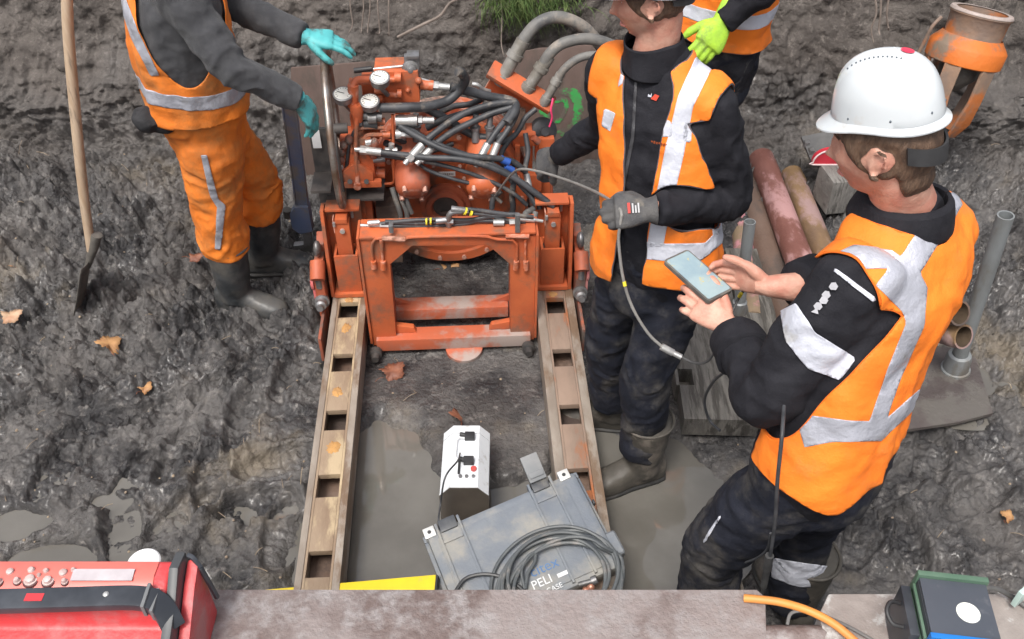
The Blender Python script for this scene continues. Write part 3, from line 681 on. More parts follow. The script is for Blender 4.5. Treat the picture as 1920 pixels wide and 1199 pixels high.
# ---- hoses
hose([(712, 203, .36), (760, 202, .36), (800, 200, .38), (838, 190, .42), (862, 168, .44), (872, 150, .42), (866, 138, .40), (858, 134, .39)], .0185, n=12)
hose([(845, 164, .44), (880, 172, .46), (920, 182, .48), (952, 188, .48), (966, 196, .46), (964, 212, .42), (950, 232, .38)], .018, n=12)
hose([(968, 192, .46), (930, 195, .45), (885, 207, .43), (850, 225, .40), (818, 248, .36), (795, 268, .33), (775, 290, .30)], .0135, ferr=(-1,))
hose([(967, 200, .45), (925, 212, .44), (880, 232, .41), (845, 250, .38), (815, 272, .34), (797, 291, .31)], .0135, ferr=(-1,))
hose([(965, 198, .47), (915, 205, .47), (865, 215, .46), (825, 228, .46), (800, 240, .46)], .014)
hose([(800, 205, .48), (840, 225, .50), (870, 245, .46), (905, 258, .44), (950, 255, .45)], .016)
hose([(962, 205, .44), (948, 225, .40), (930, 248, .36), (912, 275, .33), (903, 292, .31)], .012, ferr=(-1,))
hose([(970, 208, .44), (962, 228, .40), (948, 250, .37), (932, 272, .34), (924, 292, .32)], .012, ferr=(-1,))
hose([(1005, 205, .50), (985, 222, .48), (972, 245, .45), (955, 262, .42), (925, 272, .40)], .011)
hose([(690, 283, .31), (740, 289, .30), (800, 296, .29), (860, 299, .28), (915, 312, .27), (965, 335, .26), (1005, 363, .24), (1038, 388, .22)], .0125, ferr=(0,), n=12)
hose([(690, 287, .32), (750, 297, .31), (820, 308, .30), (880, 325, .29), (930, 345, .28), (965, 365, .26), (988, 385, .25)], .0085)
hose([(748, 236, .36), (785, 258, .33), (830, 280, .30), (880, 293, .29), (925, 297, .30), (960, 303, .33), (985, 322, .34)], .0125)
hose([(752, 232, .37), (800, 262, .35), (850, 283, .32), (905, 302, .30), (945, 322, .28), (985, 350, .26), (1030, 380, .24)], .012)
hose([(960, 312, .34), (968, 335, .30), (980, 352, .28), (995, 368, .26), (1005, 385, .24)], .011)
hose([(963, 345, .28), (960, 365, .28), (962, 390, .27), (958, 405, .27)], .012)
hose([(940, 358, .30), (925, 372, .29), (922, 392, .28)], .011)
hose([(722, 268, .38), (745, 278, .40), (770, 285, .42), (800, 300, .46)], .013)
hose([(735, 352, .36), (742, 375, .34), (750, 398, .33), (752, 414, .33)], .011, RUBBERG)
hose([(748, 350, .35), (754, 375, .33), (762, 395, .32), (764, 412, .32)], .011, RUBBERG)
hose([(756, 352, .34), (764, 380, .31), (772, 400, .31)], .009, RUBBERG)
hose([(1000, 392, .24), (985, 402, .20), (1000, 410, .20), (1004, 398, .22)], .012, RUBBERG)
hose([(905, 186, .50), (880, 196, .52), (850, 200, .53), (820, 214, .54)], .012)
hose([(955, 262, .42), (940, 290, .38), (948, 318, .34), (962, 345, .30)], .0105)
hose([(985, 250, .46), (990, 285, .42), (985, 318, .38), (992, 350, .34)], .0105, ferr=(-1,))
hose([(770, 290, .33), (800, 318, .31), (850, 336, .30), (905, 352, .29), (940, 380, .28)], .0075)
hose([(730, 255, .40), (760, 268, .42), (800, 285, .44), (850, 270, .47)], .010)
hose([(985, 345, .30), (1000, 362, .28), (1010, 378, .26), (1012, 392, .25)], .0115)
hose([(668, 240, .34), (655, 270, .33), (650, 310, .33), (640, 345, .34)], .007)
part('tee_fitting', cat([pcyl((722, 283), (745, 283), .013, .34), pcyl((733, 283), (734, 270), .011, .34)]), STEELW, mach)
part('tee_fitting', cat([pcyl((700, 300), (722, 298), .012, .34), pcyl((711, 299), (712, 286), .010, .34)]), STEEL, mach)
part('return_manifold', cat([pb(800, 226, 838, 244, .50, .05), pcyl((806, 226), (806, 218), .012, .52), pcyl((822, 226), (822, 218), .012, .52), pcyl((838, 235), (850, 236), .013, .52)]), ORANGE_DIRTY, mach, bevel=.004)
# blue couplings
part('blue_coupling', cat([pcyl((938, 298, ), (955, 305), .015, .315), pcyl((948, 312), (962, 320), .013, .31)]), pm('blue_cap', (.03, .09, .35), None, rough=.4), mach)
# small hoses lying along the top of the frame
for pth in ([(715, 420), (770, 414), (830, 412), (880, 413), (925, 404), (970, 402)], [(732, 424), (800, 424), (870, 420), (910, 408), (955, 404), (1000, 408)], [(722, 416), (780, 419), (835, 417), (905, 414), (960, 417), (985, 416)], [(845, 403), (862, 394), (890, 394), (925, 399), (965, 404), (998, 407)], [(850, 398), (880, 400), (915, 403), (950, 413), (985, 417)]):
    hose([(x, y, .03) for x, y in pth], .0085)
part('elbow_fitting', cat([tube([MY(*p) for p in ((842, 424, .02), (841, 408, .01), (848, 398, .01), (866, 397, .01))], .011, 10), pcyl((835, 415), (850, 415), .013, .015, n=6), pcyl((846, 392), (872, 395), .012, .012), pcyl((818, 415), (838, 413), .012, .012), pcyl((866, 395), (878, 396), .012, .012, n=6)]), STEEL, mach)
part('hose_end_fitting', cat([pcyl((690, 419), (712, 417), .010, .03), pcyl((712, 422), (735, 423), .011, .03, n=6), pcyl((676, 423), (714, 424), .006, .04), pcyl((955, 417), (975, 416), .012, .02, n=6), pcyl((975, 411), (1003, 413), .009, .03), pcyl((1003, 413), (1018, 415), .006, .04), pcyl((925, 418), (945, 418), .012, .015)]), STEELW, mach)
part('cable_tie', cat([pcyl((798, 416), (801, 416), .013, .012), pcyl((806, 415), (809, 415), .013, .012), pcyl((871, 396), (874, 397), .015, .010), pcyl((882, 400), (885, 401), .010, .008)]), YELLOWT, mach)
part('hose_clip', cat([pb(728, 425, 738, 438, -.034, .03), pb(966, 405, 975, 437, -.034, .02)]), STEEL, mach, bevel=.003)
# ---- right-hand rear structure and the hose bracket
part('rear_support', cat([pb(962, 255, 1005, 275, .56, .10), pb(966, 275, 975, 372, .54, .03), pb(988, 270, 998, 340, .60, .03), pb(1010, 262, 1036, 375, .56, .05), pb(925, 330, 940, 350, .46, .04), pb(985, 330, 1015, 360, .50, .05), pb(1004, 262, 1012, 300, .58, .04)]), ORANGE, mach, bevel=.006)
part('support_stay', cat([pb(955, 330, 1030, 372, .62, .02), pcyl((1032, 300), (1035, 372), .006, .50), pcyl((1000, 258), (1010, 268), .014, .52)]), ORANGE_DIRTY, mach, bevel=.004)
part('rubber_cap', cat([lathe(MY(1021, 246, .60), (.1, -.9, .35), [(-.06, .05), (0, .052), (.006, .04), (.007, .018), (.02, .018)], 24)]), RUBBER, mach)
bL, bR = MY(917, 132, .62), MY(1034, 203, .55); bx = nrm(bR - bL); bz = nrm(np.array([.35, -.45, .62])); bz = nrm(bz - bx * bz.dot(bx)); by = np.cross(bz, bx); Lb = np.linalg.norm(bR - bL)
Mb = mat4(bx, by, bz, (bL + bR) / 2)
br = part('hose_bracket', xf(cat([box((-Lb / 2, -.03, -.012), (Lb / 2, .05, .012)), box((-Lb / 2 + .02, -.012, -.13), (Lb / 2 - .06, .004, -.0125))]), Mb), ORANGE, mach, bevel=.008)
part('bracket_foot', cat([pb(948, 205, 985, 262, .60, .03)]), RUST, br, bevel=.004)
def big_hose(pts, r, c0, c1):
    P = [MY(*p) for p in pts]; d = nrm(P[1] - P[0])
    h = part('supply_hose', tube(P, r, 16, 60), RUBBERG, mach)
    part('coupling', cat([lathe(P[0], d, [(-.03, r * .9), (-.01, r * 1.35), (.012, r * 1.35), (.014, r * 1.1), (c0, r * 1.1), (c0 + .002, r * 1.4), (c0 + .025, r * 1.4), (c0 + .027, r * 1.15), (c1, r * 1.15)], 20)]), pm('muddy_coupling', (.30, .29, .27), (.19, .175, .15), 12, .45, .65, metal=.35, bump=.2), h)
big_hose([(942, 148, .62), (968, 100, .64), (985, 70, .66), (1012, 42, .68), (1050, 33, .70), (1092, 50, .70), (1125, 85, .70), (1160, 140, .70)], .024, .09, .17)
big_hose([(990, 165, .59), (1015, 128, .60), (1032, 100, .60), (1060, 80, .61), (1110, 74, .62), (1165, 95, .62), (1200, 135, .60), (1220, 200, .6)], .022, .08, .15)
big_hose([(1023, 188, .55), (1042, 155, .56), (1060, 128, .56), (1090, 108, .56), (1130, 105, .56), (1175, 125, .56), (1215, 170, .56)], .016, .07, .12)
hose([(918, 172, .58), (905, 168, .56), (895, 160, .55), (885, 158, .55)], .009, STEELW)
part('cord_pink', tube([MY(*p) for p in ((1037, 185, .5), (1033, 205, .48), (1035, 222, .48), (1030, 238, .48))], .004, 6), pm('pink_cord', (.75, .05, .16), None, rough=.6), mach).name = 'pink_cord'
LOCAL[0] = False
# ---- rails
RAILTOP = pm('worn_rail_steel', (.36, .27, .19), (.24, .165, .11), 6, .45, .65, metal=.15, c3=(.50, .39, .25), c3amt=.42, c3scale=7, bump=.25, bscale=60, stretch=(1, .35, 1))
RAILTOP2 = pm('worn_rail_steel_orange', (.36, .26, .20), (.24, .18, .14), 6, .42, .65, metal=.2, c3=(.42, .15, .06), c3amt=.30, c3scale=6, bump=.25, bscale=60, stretch=(1, .35, 1))
RAILEDGE = pm('rail_edge_steel', (.27, .225, .185), (.38, .33, .28), 9, .4, .6, metal=.2, c3=(.20, .135, .09), c3amt=.42, c3scale=6, bump=.25, bscale=50, stretch=(1, .4, 1))
CLAY = pm('orange_clay', (.50, .27, .09), (.36, .20, .09), 20, .8, bump=.5, bscale=60)
def rail(x0, x1, hx0, hx1, holes, mat, label, spots):
    base = from_machine(((x0 + x1) / 2, -.3, 0))
    t = thing('guide_rail', base, label, 'rail', 'steel guide rails under the machine', rz=MA)
    LOCAL[0] = True; off = np.array([(x0 + x1) / 2, -.3, 0])
    def sh(mesh): return np.asarray(mesh[0]) - off, mesh[1]
    y0, y1, z = -1.34, .62, .12
    part('rail_side', sh(cat([box((x0, y0, 0), (hx0 - .006, y1, z)), box((hx1 + .006, y0, 0), (x1, y1, z))])), RAILEDGE, t, bevel=.003)
    segs, y = [], y0
    for a, b in sorted(holes): segs.append((y, a)); y = b
    segs.append((y, y1))
    e = .003
    ws = part('rail_web', sh(cat([box((hx0 + e, a, z - .026), (hx1 - e, b, z - .003)) for a, b in segs] + [box((hx0 - .0055, y0, z - .026), (hx0 + e - .0002, y1, z - .0028)), box((hx1 - e + .0002, y0, z - .026), (hx1 + .0055, y1, z - .0028))])), mat, t, bevel=.002)
    part('rail_floor', sh(box((hx0 - .0055, y0, .0), (hx1 + .0055, y1, .022))), RUST, t)
    for k, (px, py, rx, ry) in enumerate(spots):
        c = MZ(px, py, z - .002); g = RNG.uniform(.72, 1.15, 26); a = np.arange(26) * 2 * math.pi / 26
        V = [(c[0], c[1], z + .003)] + [(c[0] + rx * .62 * g[i] * math.cos(a[i]), c[1] + ry * .62 * g[i] * math.sin(a[i]), z + .0015) for i in range(26)] + [(c[0] + rx * g[i] * math.cos(a[i]), c[1] + ry * g[i] * math.sin(a[i]), z - .0036) for i in range(26)]
        F = [(0, 1 + i, 1 + (i + 1) % 26) for i in range(26)] + [(1 + i, 27 + i, 27 + (i + 1) % 26, 1 + (i + 1) % 26) for i in range(26)]
        part('clay_smear', sh((V, F)), CLAY, t)
    LOCAL[0] = False
def hl(lst, h=.047): return [(MZ(px, py, .12)[1] - h, MZ(px, py, .12)[1] + h) for px, py in lst] + [(MZ(lst[-1][0], lst[-1][1], .12)[1] - .287 - h, MZ(lst[-1][0], lst[-1][1], .12)[1] - .287 + h)]
rail(-.480, -.342, -.452, -.372, hl([(652, 580), (641, 679), (629, 787), (614, 910), (597, 1057)]), RAILTOP, 'left rusty steel rail with rectangular pockets and bright clay smears', [(649, 615, .020, .030), (625, 838, .026, .032), (632, 735, .022, .026), (655, 562, .02, .02)])
rail(.345, .500, .385, .462, hl([(1038, 572), (1050, 670), (1067, 776), (1088, 898), (1110, 1045)]), RAILTOP2, 'right rusty steel rail with orange paint traces, beside the black case', [(1037, 552, .02, .018)])
# ================================================================ people
SKIN = pm('skin', (.64, .37, .28), (.52, .255, .185), 24, .5, spec=.4, bump=.18, bscale=190, bump2=.25, b2scale=50, c3=(.56, .23, .17), c3amt=.30, c3scale=16, c3w=.14)
HAIRM = pm('brown_hair', (.075, .045, .030), (.14, .085, .055), 90, .55, stretch=(1, 1, .25), bump=.5, bscale=220)
JACKET = pm('black_work_cloth', (.011, .011, .015), (.020, .020, .025), 14, .85, bump=.25, bscale=260, bump2=.35, b2scale=26, spec=.25)
NAVY = pm('navy_trouser_cloth', (.010, .012, .020), (.018, .020, .030), 9, .85, spec=.25, c3=(.095, .088, .08), c3amt=.22, c3scale=7, bump=.25, bscale=240, bump2=.4, b2scale=22, sheen=0.0, c3w=.14)
GREYKNIT = pm('charcoal_knit', (.040, .041, .046), (.060, .061, .066), 20, .9, bump=.35, bscale=420, bump2=.3, b2scale=24, sheen=.1)
HIVIS = pm('orange_hivis_cloth', (.95, .235, .018), (.88, .195, .014), 5, .7, bump=.18, bscale=340, bump2=.6, b2scale=13, c3=(.60, .19, .045), c3amt=.20, c3scale=7, c3w=.12)
HIVIS_DIRTY = pm('soiled_orange_workwear', (.90, .235, .020), (.76, .19, .020), 4, .8, c3=(.36, .17, .06), c3amt=.30, c3scale=5, bump=.25, bscale=260, bump2=.5, b2scale=16, c3w=.2)
TAPE = pm('silver_reflective_tape', (.46, .47, .53), (.37, .38, .43), 9, .36, .5, bump=.3, bscale=60, bump2=.5, b2scale=22, metal=.2, c3=(.27, .26, .26), c3amt=.18, c3scale=9)
TAPEW = pm('white_reflective_tape', (.62, .64, .72), (.52, .54, .61), 9, .45, bump=.25, bscale=70, bump2=.4, b2scale=22, c3=(.42, .42, .43), c3amt=.08, c3scale=9)
PIPING = pm('dark_binding', (.10, .09, .10), None, rough=.8)
BOOT = pm('black_rubber_boot', (.030, .033, .036), (.065, .070, .075), 9, .30, .5, c3=(.12, .112, .10), c3amt=.35, c3scale=7, bump=.15, bscale=50, c3w=.15)
BOOTM = pm('muddy_rubber_boot', (.085, .076, .064), (.05, .046, .04), 8, .5, .7, c3=(.15, .13, .11), c3amt=.35, c3scale=6, bump=.25, bscale=50)
GLOVET = pm('turquoise_glove', (.10, .47, .48), (.075, .38, .40), 16, .55, c3=(.085, .16, .155), c3amt=.34, c3scale=13, bump=.15, bscale=160)
GLOVEG = pm('grey_work_glove', (.060, .060, .064), (.10, .097, .095), 22, .75, c3=(.15, .135, .115), c3amt=.3, c3scale=14, bump=.35, bscale=220)
GLOVEL = pm('lime_glove', (.40, .66, .045), (.30, .52, .05), 20, .7, c3=(.24, .36, .07), c3amt=.28, c3scale=14, bump=.3, bscale=160)
HELMET = pm('white_helmet_shell', (.62, .655, .68), (.56, .595, .62), 4, .22, spec=.5, coat=.2, c3=(.55, .55, .54), c3amt=.16, c3scale=14)
EYEW = pm('eye_white', (.75, .73, .70), None, rough=.2)
EYED = pm('eye_iris', (.03, .03, .035), None, rough=.15)
LIP = pm('lip', (.50, .20, .17), None, rough=.45)

def resample(pts, n): return spline(pts, n)
def torso(rings, n=48, m=60, fold=0.0, seed=0):
    """rings: (centre, right unit vector, forward unit vector, half width, half depth)"""
    C = spline([r[0] for r in rings], m)
    k = np.linspace(0, len(rings) - 1, m); seg = np.r_[0, np.cumsum([np.linalg.norm(np.array(rings[i + 1][0]) - rings[i][0]) for i in range(len(rings) - 1)])]
    s = np.linspace(0, seg[-1], m)
    def it(vals):
        vals = np.array(vals, float)
        if vals.ndim == 1: vals = vals[:, None]
        return np.column_stack([np.interp(s, seg, vals[:, j]) for j in range(vals.shape[1])])
    Rt, Fw = it([r[1] for r in rings]), it([r[2] for r in rings]); hw, hd = it([r[3] for r in rings])[:, 0], it([r[4] for r in rings])[:, 0]
    a = np.arange(n) * 2 * math.pi / n; ca, sa = np.cos(a), np.sin(a)
    e = .82; cx = np.sign(ca) * np.abs(ca) ** e; sy = np.sign(sa) * np.abs(sa) ** e
    V = []
    for i in range(m):
        f = 1.0
        if fold:
            q = np.stack([np.full(n, s[i] * 9) + .8 * np.sin(2 * a + seed), ca * 1.3 + seed, sa * 1.3], -1); f = 1 + fold * (ridged(q, 2, seed) * 2 - 1.3)
        V.append(C[i] + (cx * hw[i] * f)[:, None] * Rt[i] + (sy * hd[i] * f)[:, None] * Fw[i])
    F = [tuple(q) for q in grid_faces(m, n, True)] + [tuple(range(n))[::-1], tuple(range((m - 1) * n, m * n))]
    return np.concatenate(V), F
def limb(pts, rad, fold=.0, seed=1, ff=16., n=24, flat=1.0, joint=None):
    return tube(pts, rad, n, m=int(max(16, 70 * np.linalg.norm(np.diff(np.array(pts, float), axis=0), axis=1).sum() / .6)), fold=fold, fseed=seed, ffreq=ff, flat=flat)
def wrinkle(V, F, amp, sc, seed, axis_scale=(1, 1, 1)):
    N = vnormals(V, F); P = V * np.array(axis_scale) * sc
    return V + N * ((ridged(P, 3, seed) - .62) * amp)[:, None]

def hand(M, curl=(.5, .5, .5, .5), thumb=(.3, .3), spread=.10, size=1.0, right=True, puff=1.0, voxel=.0028, cuff=None):
    """M: x towards the thumb side, y along the fingers, z the back of the hand; origin at the wrist"""
    P = []; s = size
    palm = [((0.0, 0, 0), .026, .019), ((.0, .02, 0), .030, .018), ((.002, .05, .001), .040, .0165), ((.002, .078, .002), .043, .0145), ((.002, .092, .001), .040, .011)]
    P.append(torso([(np.array(c) * s, np.array([1., 0, 0]), np.array([0, 0, 1.]), w * s * puff, d * s * puff) for c, w, d in palm], 24, 18))
    fx = [(.030, .088, 0, .078, .0092), (.0105, .094, .002, .086, .0095), (-.0095, .091, .001, .080, .0090), (-.028, .083, -.001, .062, .0080)]
    for k, (x, y, z, L, r) in enumerate(fx):
        a = spread * (1.4 - k) * .75; d = np.array([math.sin(a), math.cos(a), 0]); p = np.array([x, y - .012, z]); pts = [p.copy()]; ang = 0
        c = curl[k] if np.ndim(curl[k]) else (curl[k], curl[k] * 1.15, curl[k] * .8)
        for j, fr_ in enumerate((.46, .30, .24)):
            ang += c[j]
            v = d * math.cos(ang) + np.array([0, 0, -1.]) * math.sin(ang); st = L * fr_ + (.012 if j == 0 else 0)
            pts.append(pts[-1] + v * st * .5); pts.append(pts[-1] + v * st * .5)
        rr = np.array([1.1, 1.06, 1.08, .98, 1.02, .90, .74]) * r * puff
        P.append(tube(np.array(pts) * s, rr * s, 12, 22)); P.append(ball(pts[-1] * s, rr[-1] * s * 1.0, 10, 8))
    t0 = np.array([.022, .022, -.004]); o, i = thumb
    d1 = nrm((math.cos(o * .9) * .72, .62, -math.sin(i) * .7)); d2 = nrm(d1 + np.array([-.35 * i, .35, -.35 * i])); d3 = nrm(d2 + np.array([-.45 * i, .15, -.25 * i]))
    p1 = t0 + d1 * .038; p2 = p1 + d2 * .034; p3 = p2 + d3 * .026
    P.append(tube(np.array([t0 - d1 * .01, t0 + d1 * .012, p1, (p1 + p2) / 2, p2, (p2 + p3) / 2, p3]) * s, np.array([.015, .0165, .0135, .0115, .0118, .0108, .0085]) * s * puff, 12, 24)); P.append(ball(p3 * s, .0085 * s * puff, 10, 8))
    if cuff: P.append(tube([(0, -cuff, 0), (0, -.01, 0), (0, .012, 0)], [.036 * s * puff, .031 * s * puff, .027 * s * puff], 20, 14, flat=.82))
    V, F = cat(P)
    if right: V = V * np.array([-1, 1, 1]); F = [f[::-1] for f in F]
    V, F = fuse([(V, F)], voxel, 2)
    return xf((V, F), M)
def hand_frame(wrist, fingers, back, thumb_hint, right=True):
    """frame from world directions; x axis is mirrored inside hand() for the left"""
    y = nrm(fingers); z = nrm(np.array(back) - y * np.dot(back, y)); x = np.cross(y, z)
    return mat4(x, y, z, wrist)

def head_mesh(c, fwd, up, s=1.0, neck_to=None, neck_r=.058):
    """c = middle of the skull between the ears; returns skin surface and its frame"""
    y = nrm(fwd); z = nrm(np.array(up) - y * np.dot(up, y)); x = np.cross(y, z); M = mat4(x, y, z, c)
    th = np.linspace(.02, math.pi - .02, 60); ph = np.arange(72) * 2 * math.pi / 72
    T, Pp = np.meshgrid(th, ph, indexing='ij'); sx, sy, sz = np.sin(T) * np.cos(Pp), np.sin(T) * np.sin(Pp), np.cos(T)
    X, Y, Z = sx * .076, sy * .095, sz * .112
    low = sstep(.1, -1, sz)                               # towards the jaw
    X = X * (1 - .30 * low * sstep(-.2, .9, sy) - .10 * low); Y = np.where(sy < 0, Y * (1 - .25 * low), Y * (1 - .04 * low)) 
    Z = Z - .014 * low * sstep(.2, .9, sy)
    X = X * (1 - .06 * np.exp(-((sz - .35) / .25) ** 2) * sstep(.3, .9, sy))
    def bump(px, pz, wx, wz, amt):
        nonlocal Y
        Y = Y + amt * np.exp(-((X - px) / wx) ** 2 - ((Z - pz) / wz) ** 2) * (sy > 0)
    for sgn in (-1, 1):
        bump(sgn * .031, .012, .015, .011, -.012); bump(sgn * .030, .032, .022, .009, .006); bump(sgn * .042, -.022, .018, .018, .006)
    bump(0, -.010, .0085, .024, .010); bump(0, -.024, .011, .010, .017); bump(0, -.030, .017, .008, .006)
    bump(0, -.056, .022, .0045, .005); bump(0, -.068, .019, .005, .006); bump(0, -.062, .024, .0018, -.003); bump(0, -.076, .022, .006, -.003); bump(0, -.095, .022, .014, .009)
    V = np.stack([X, Y, Z], -1).reshape(-1, 3) * s; F = [tuple(q) for q in grid_faces(60, 72, True)] + [tuple(range(72))[::-1], tuple(range(59 * 72, 60 * 72))]
    parts = [(V, F)]
    for sgn in (-1, 1):                                   # ears
        e = [np.array([sgn * .079, -.004 + .015 * math.cos(t) - .005 * math.sin(t), -.004 + .027 * math.sin(t)]) * s for t in np.linspace(-1.9, 3.4, 16)]
        e = [p + np.array([sgn * .010 * (math.cos(t) < .4), -.004, 0]) * s for p, t in zip(e, np.linspace(-1.9, 3.4, 16))]
        parts += [tube(e, .0046 * s, 8, 30), ball(np.array([sgn * .077, -.006, -.004]) * s, np.array([.006, .013, .022]) * s, 12, 10), ball(np.array([sgn * .079, .003, -.027]) * s, np.array([.005, .008, .009]) * s, 10, 8)]
    parts = [xf(p, M) for p in parts]
    if neck_to is not None:
        neck_r *= s
        a = np.array(c) - z * .055 * s - y * .022 * s
        parts.append(tube([a + z * .03, a, (a + np.array(neck_to)) / 2, np.array(neck_to)], [neck_r * .9, neck_r, neck_r * 1.02, neck_r * 1.2], 28, 24))
    return parts, M
def face_details(M, s, body):
    for sgn in (-1, 1):
        part('eye', xf(ball(np.array([sgn * .031, .0655, .011]) * s, .0105 * s, 14, 10), M), EYEW, body)
        part('iris', xf(ball(np.array([sgn * .031, .0725, .010]) * s, np.array([.0046, .004, .0046]) * s, 10, 8), M), EYED, body)
        part('eyebrow', xf(tube(np.array([(sgn * .015, .088, .027), (sgn * .030, .085, .033), (sgn * .046, .072, .028)]) * s, np.array([.003, .0036, .002]) * s, 8, 14), M), HAIRM, body)
    part('mouth', xf(tube(np.array([(-.022, .075, -.0625), (-.010, .0855, -.0605), (0, .0875, -.0615), (.010, .0855, -.0605), (.022, .075, -.0625)]) * s, np.array([.002, .0042, .0044, .0042, .002]) * s, 8, 18), M), LIP, body)
def hair_cap(headV, headF, M, s, body, nape=-.075, front=.045, side=.015, thick=.007):
    Mi = np.linalg.inv(M); L = (headV @ Mi[:3, :3].T + Mi[:3, 3]) / s
    ear = np.minimum(np.hypot(L[:, 1] + .004, L[:, 2] + .002), 1)
    line = np.interp(L[:, 1], [-.10, -.045, -.035, .012, .034, .06, .10], [nape, nape, -.040, -.038, -.016, .022, front + .02])
    g = np.maximum((line - L[:, 2]), np.where((np.abs(L[:, 0]) > .055), (.027 - ear), -1.))
    g = np.maximum(g, -(L[:, 2] + .12)) + .006 * vnoise(L * 60, 4)
    N = vnormals(headV, headF); V = headV + N * (thick * np.clip(-g / .02, .15, 1))[:, None] * s + N * (.0022 * (ridged(L * np.array([150, 150, 40]), 2, 8) - .6))[:, None]
    v, f = clip(V, headF, g)
    return part('hair', (v, f), HAIRM, body, split=False)
def helmet(M, s, parent, sticker=True, name='hard_hat', tilt=0, dz=.052, zs=1.0):
    """M = head frame"""
    Mh = M @ trans(np.array([0, -.006, dz]) * s) @ rotm('X', tilt) @ np.diag([1., 1., zs, 1.])
    nu, nv = 90, 40; a = np.arange(nu) * 2 * math.pi / nu; V = []
    prof = [(0, .0, .118), (1, .25, .1155), (1, .45, .108), (1, .62, .096), (1, .76, .079), (1, .86, .060), (1, .93, .040), (1, .97, .020), (1, 1.0, .0), (1, 1.01, -.008)]
    pr = np.array([(r, h) for _, r, h in prof]); t = np.linspace(0, 1, nv); k = np.linspace(0, len(pr) - 1, nv)
    rr = np.interp(k, range(len(pr)), pr[:, 0]); hh = np.interp(k, range(len(pr)), pr[:, 1])
    rr = spline(np.column_stack([pr, pr[:, :1] * 0]), nv)[:, 0]; hh = spline(np.column_stack([pr, pr[:, :1] * 0]), nv)[:, 1]
    rx, ry = .112, .136
    for r, h in zip(rr, hh):
        x, y = np.cos(a) * r * rx, np.sin(a) * r * ry
        ridge = .0075 * sstep(.034, .028, np.abs(x)) * sstep(1.02, .80, r) + .003 * sstep(.013, .007, np.abs(x)) * sstep(1.02, .8, r) * (y > -.02)
        V.append(np.stack([x, y, np.full(nu, h) + ridge + .006 * sstep(.3, -1, y / ry) * sstep(.2, 0, h / .118) * -1], -1))
    nrows = nv
    # brim: small at the sides and back, a peak at the front
    for q, dz in ((.0, -.012), (.35, -.017), (.7, -.021), (1.0, -.024), (1.02, -.027), (.9, -.029), (.4, -.024), (0., -.02)):
        pk = .010 + .027 * np.clip(np.sin(a), 0, 1) ** 2.2 + .004 * np.clip(-np.sin(a), 0, 1)
        w = 1.0 + q * pk / .125
        V.append(np.stack([np.cos(a) * rx * w, np.sin(a) * ry * w, np.full(nu, dz) - q * .014 * np.clip(np.sin(a), 0, 1) ** 2 + .010 * np.abs(np.cos(a)) ** 3 * np.clip(.6 + np.sin(a), 0, 1) - .008 * np.clip(-np.sin(a), 0, 1)], -1)); nrows += 1
    for r, h in ((.985, .0), (.93, .035), (.75, .075), (.4, .100)):
        V.append(np.stack([np.cos(a) * r * rx, np.sin(a) * r * ry, np.full(nu, h - .008)], -1)); nrows += 1
    V = np.concatenate(V) * s; F = [tuple(q) for q in grid_faces(nrows, nu, True)]
    h = part(name, xf((V, F), Mh), HELMET, parent, split=False)
    def top(x, y): 
        r = math.hypot(x / rx, y / ry); return float(np.interp(r, rr, hh)) + .0075 * float(sstep(.034, .026, abs(x)))
    dots = []
    for k in range(13):
        yy = .085 - k * .0105; p = np.array([-.0285, yy, top(-.0285, yy) - .0005]) * s; dots.append(ball(p, np.array([.0026, .0030, .0026]) * s, 8, 6))
        p = np.array([.0285, yy, top(.0285, yy) - .0005]) * s; dots.append(ball(p, np.array([.0026, .0030, .0026]) * s, 8, 6))
    if sticker:
        for dd in (dots[::2], dots[1::2]): part('vent_row', xf(cat(dd), Mh), pm('helmet_vent', (.10, .12, .14), None, rough=.6), h, split=False)
        c = np.array([.006, -.048, top(.006, -.048)]); V = [c + [0, 0, .0035]] + [np.array([.006 + .0155 * math.cos(t), -.048 + .0155 * math.sin(t), top(.006 + .0155 * math.cos(t), -.048 + .0155 * math.sin(t)) + .0032]) for t in a[::3]]
        part('red_sticker', xf((np.array(V) * s, [(0, 1 + i, 1 + (i + 1) % 30) for i in range(30)]), Mh), pm('red_sticker', (.72, .035, .08), None, rough=.4), h)
        rv = [np.array([math.cos(t) * rx * .985, math.sin(t) * ry * .985, .004]) * s for t in (3.4, 4.2, 4.9, 5.6, 2.6, .3)]
        part('rivet', xf(cat([ball(p, .0032 * s, 8, 6) for p in rv]), Mh), pm('helmet_vent', (.1, .1, .1)), h)
    return h, Mh
def harness(M, s, helm):
    """dark headband of the helmet's inside, low at the back of the head"""
    P = [np.array([.084 * math.cos(t), .100 * math.sin(t) - .004, .030 - .050 * np.clip(-math.sin(t) * .9 - .1, 0, 1)]) * s for t in np.linspace(math.pi * 1.17, math.pi * 1.86, 40)]
    V = []
    for p in P:
        n = nrm([p[0], p[1], 0]); 
        for dz, do in ((-.017, .003), (.017, .003), (.017, .008), (-.017, .008)): V.append(p + n * do * s + np.array([0, 0, dz * s]))
    F = [tuple(q) for q in grid_faces(40, 4, True)] + [(0, 1, 2, 3), (156, 157, 158, 159)]
    part('headband', xf((np.array(V), F), M), BLACKP, helm, split=False)

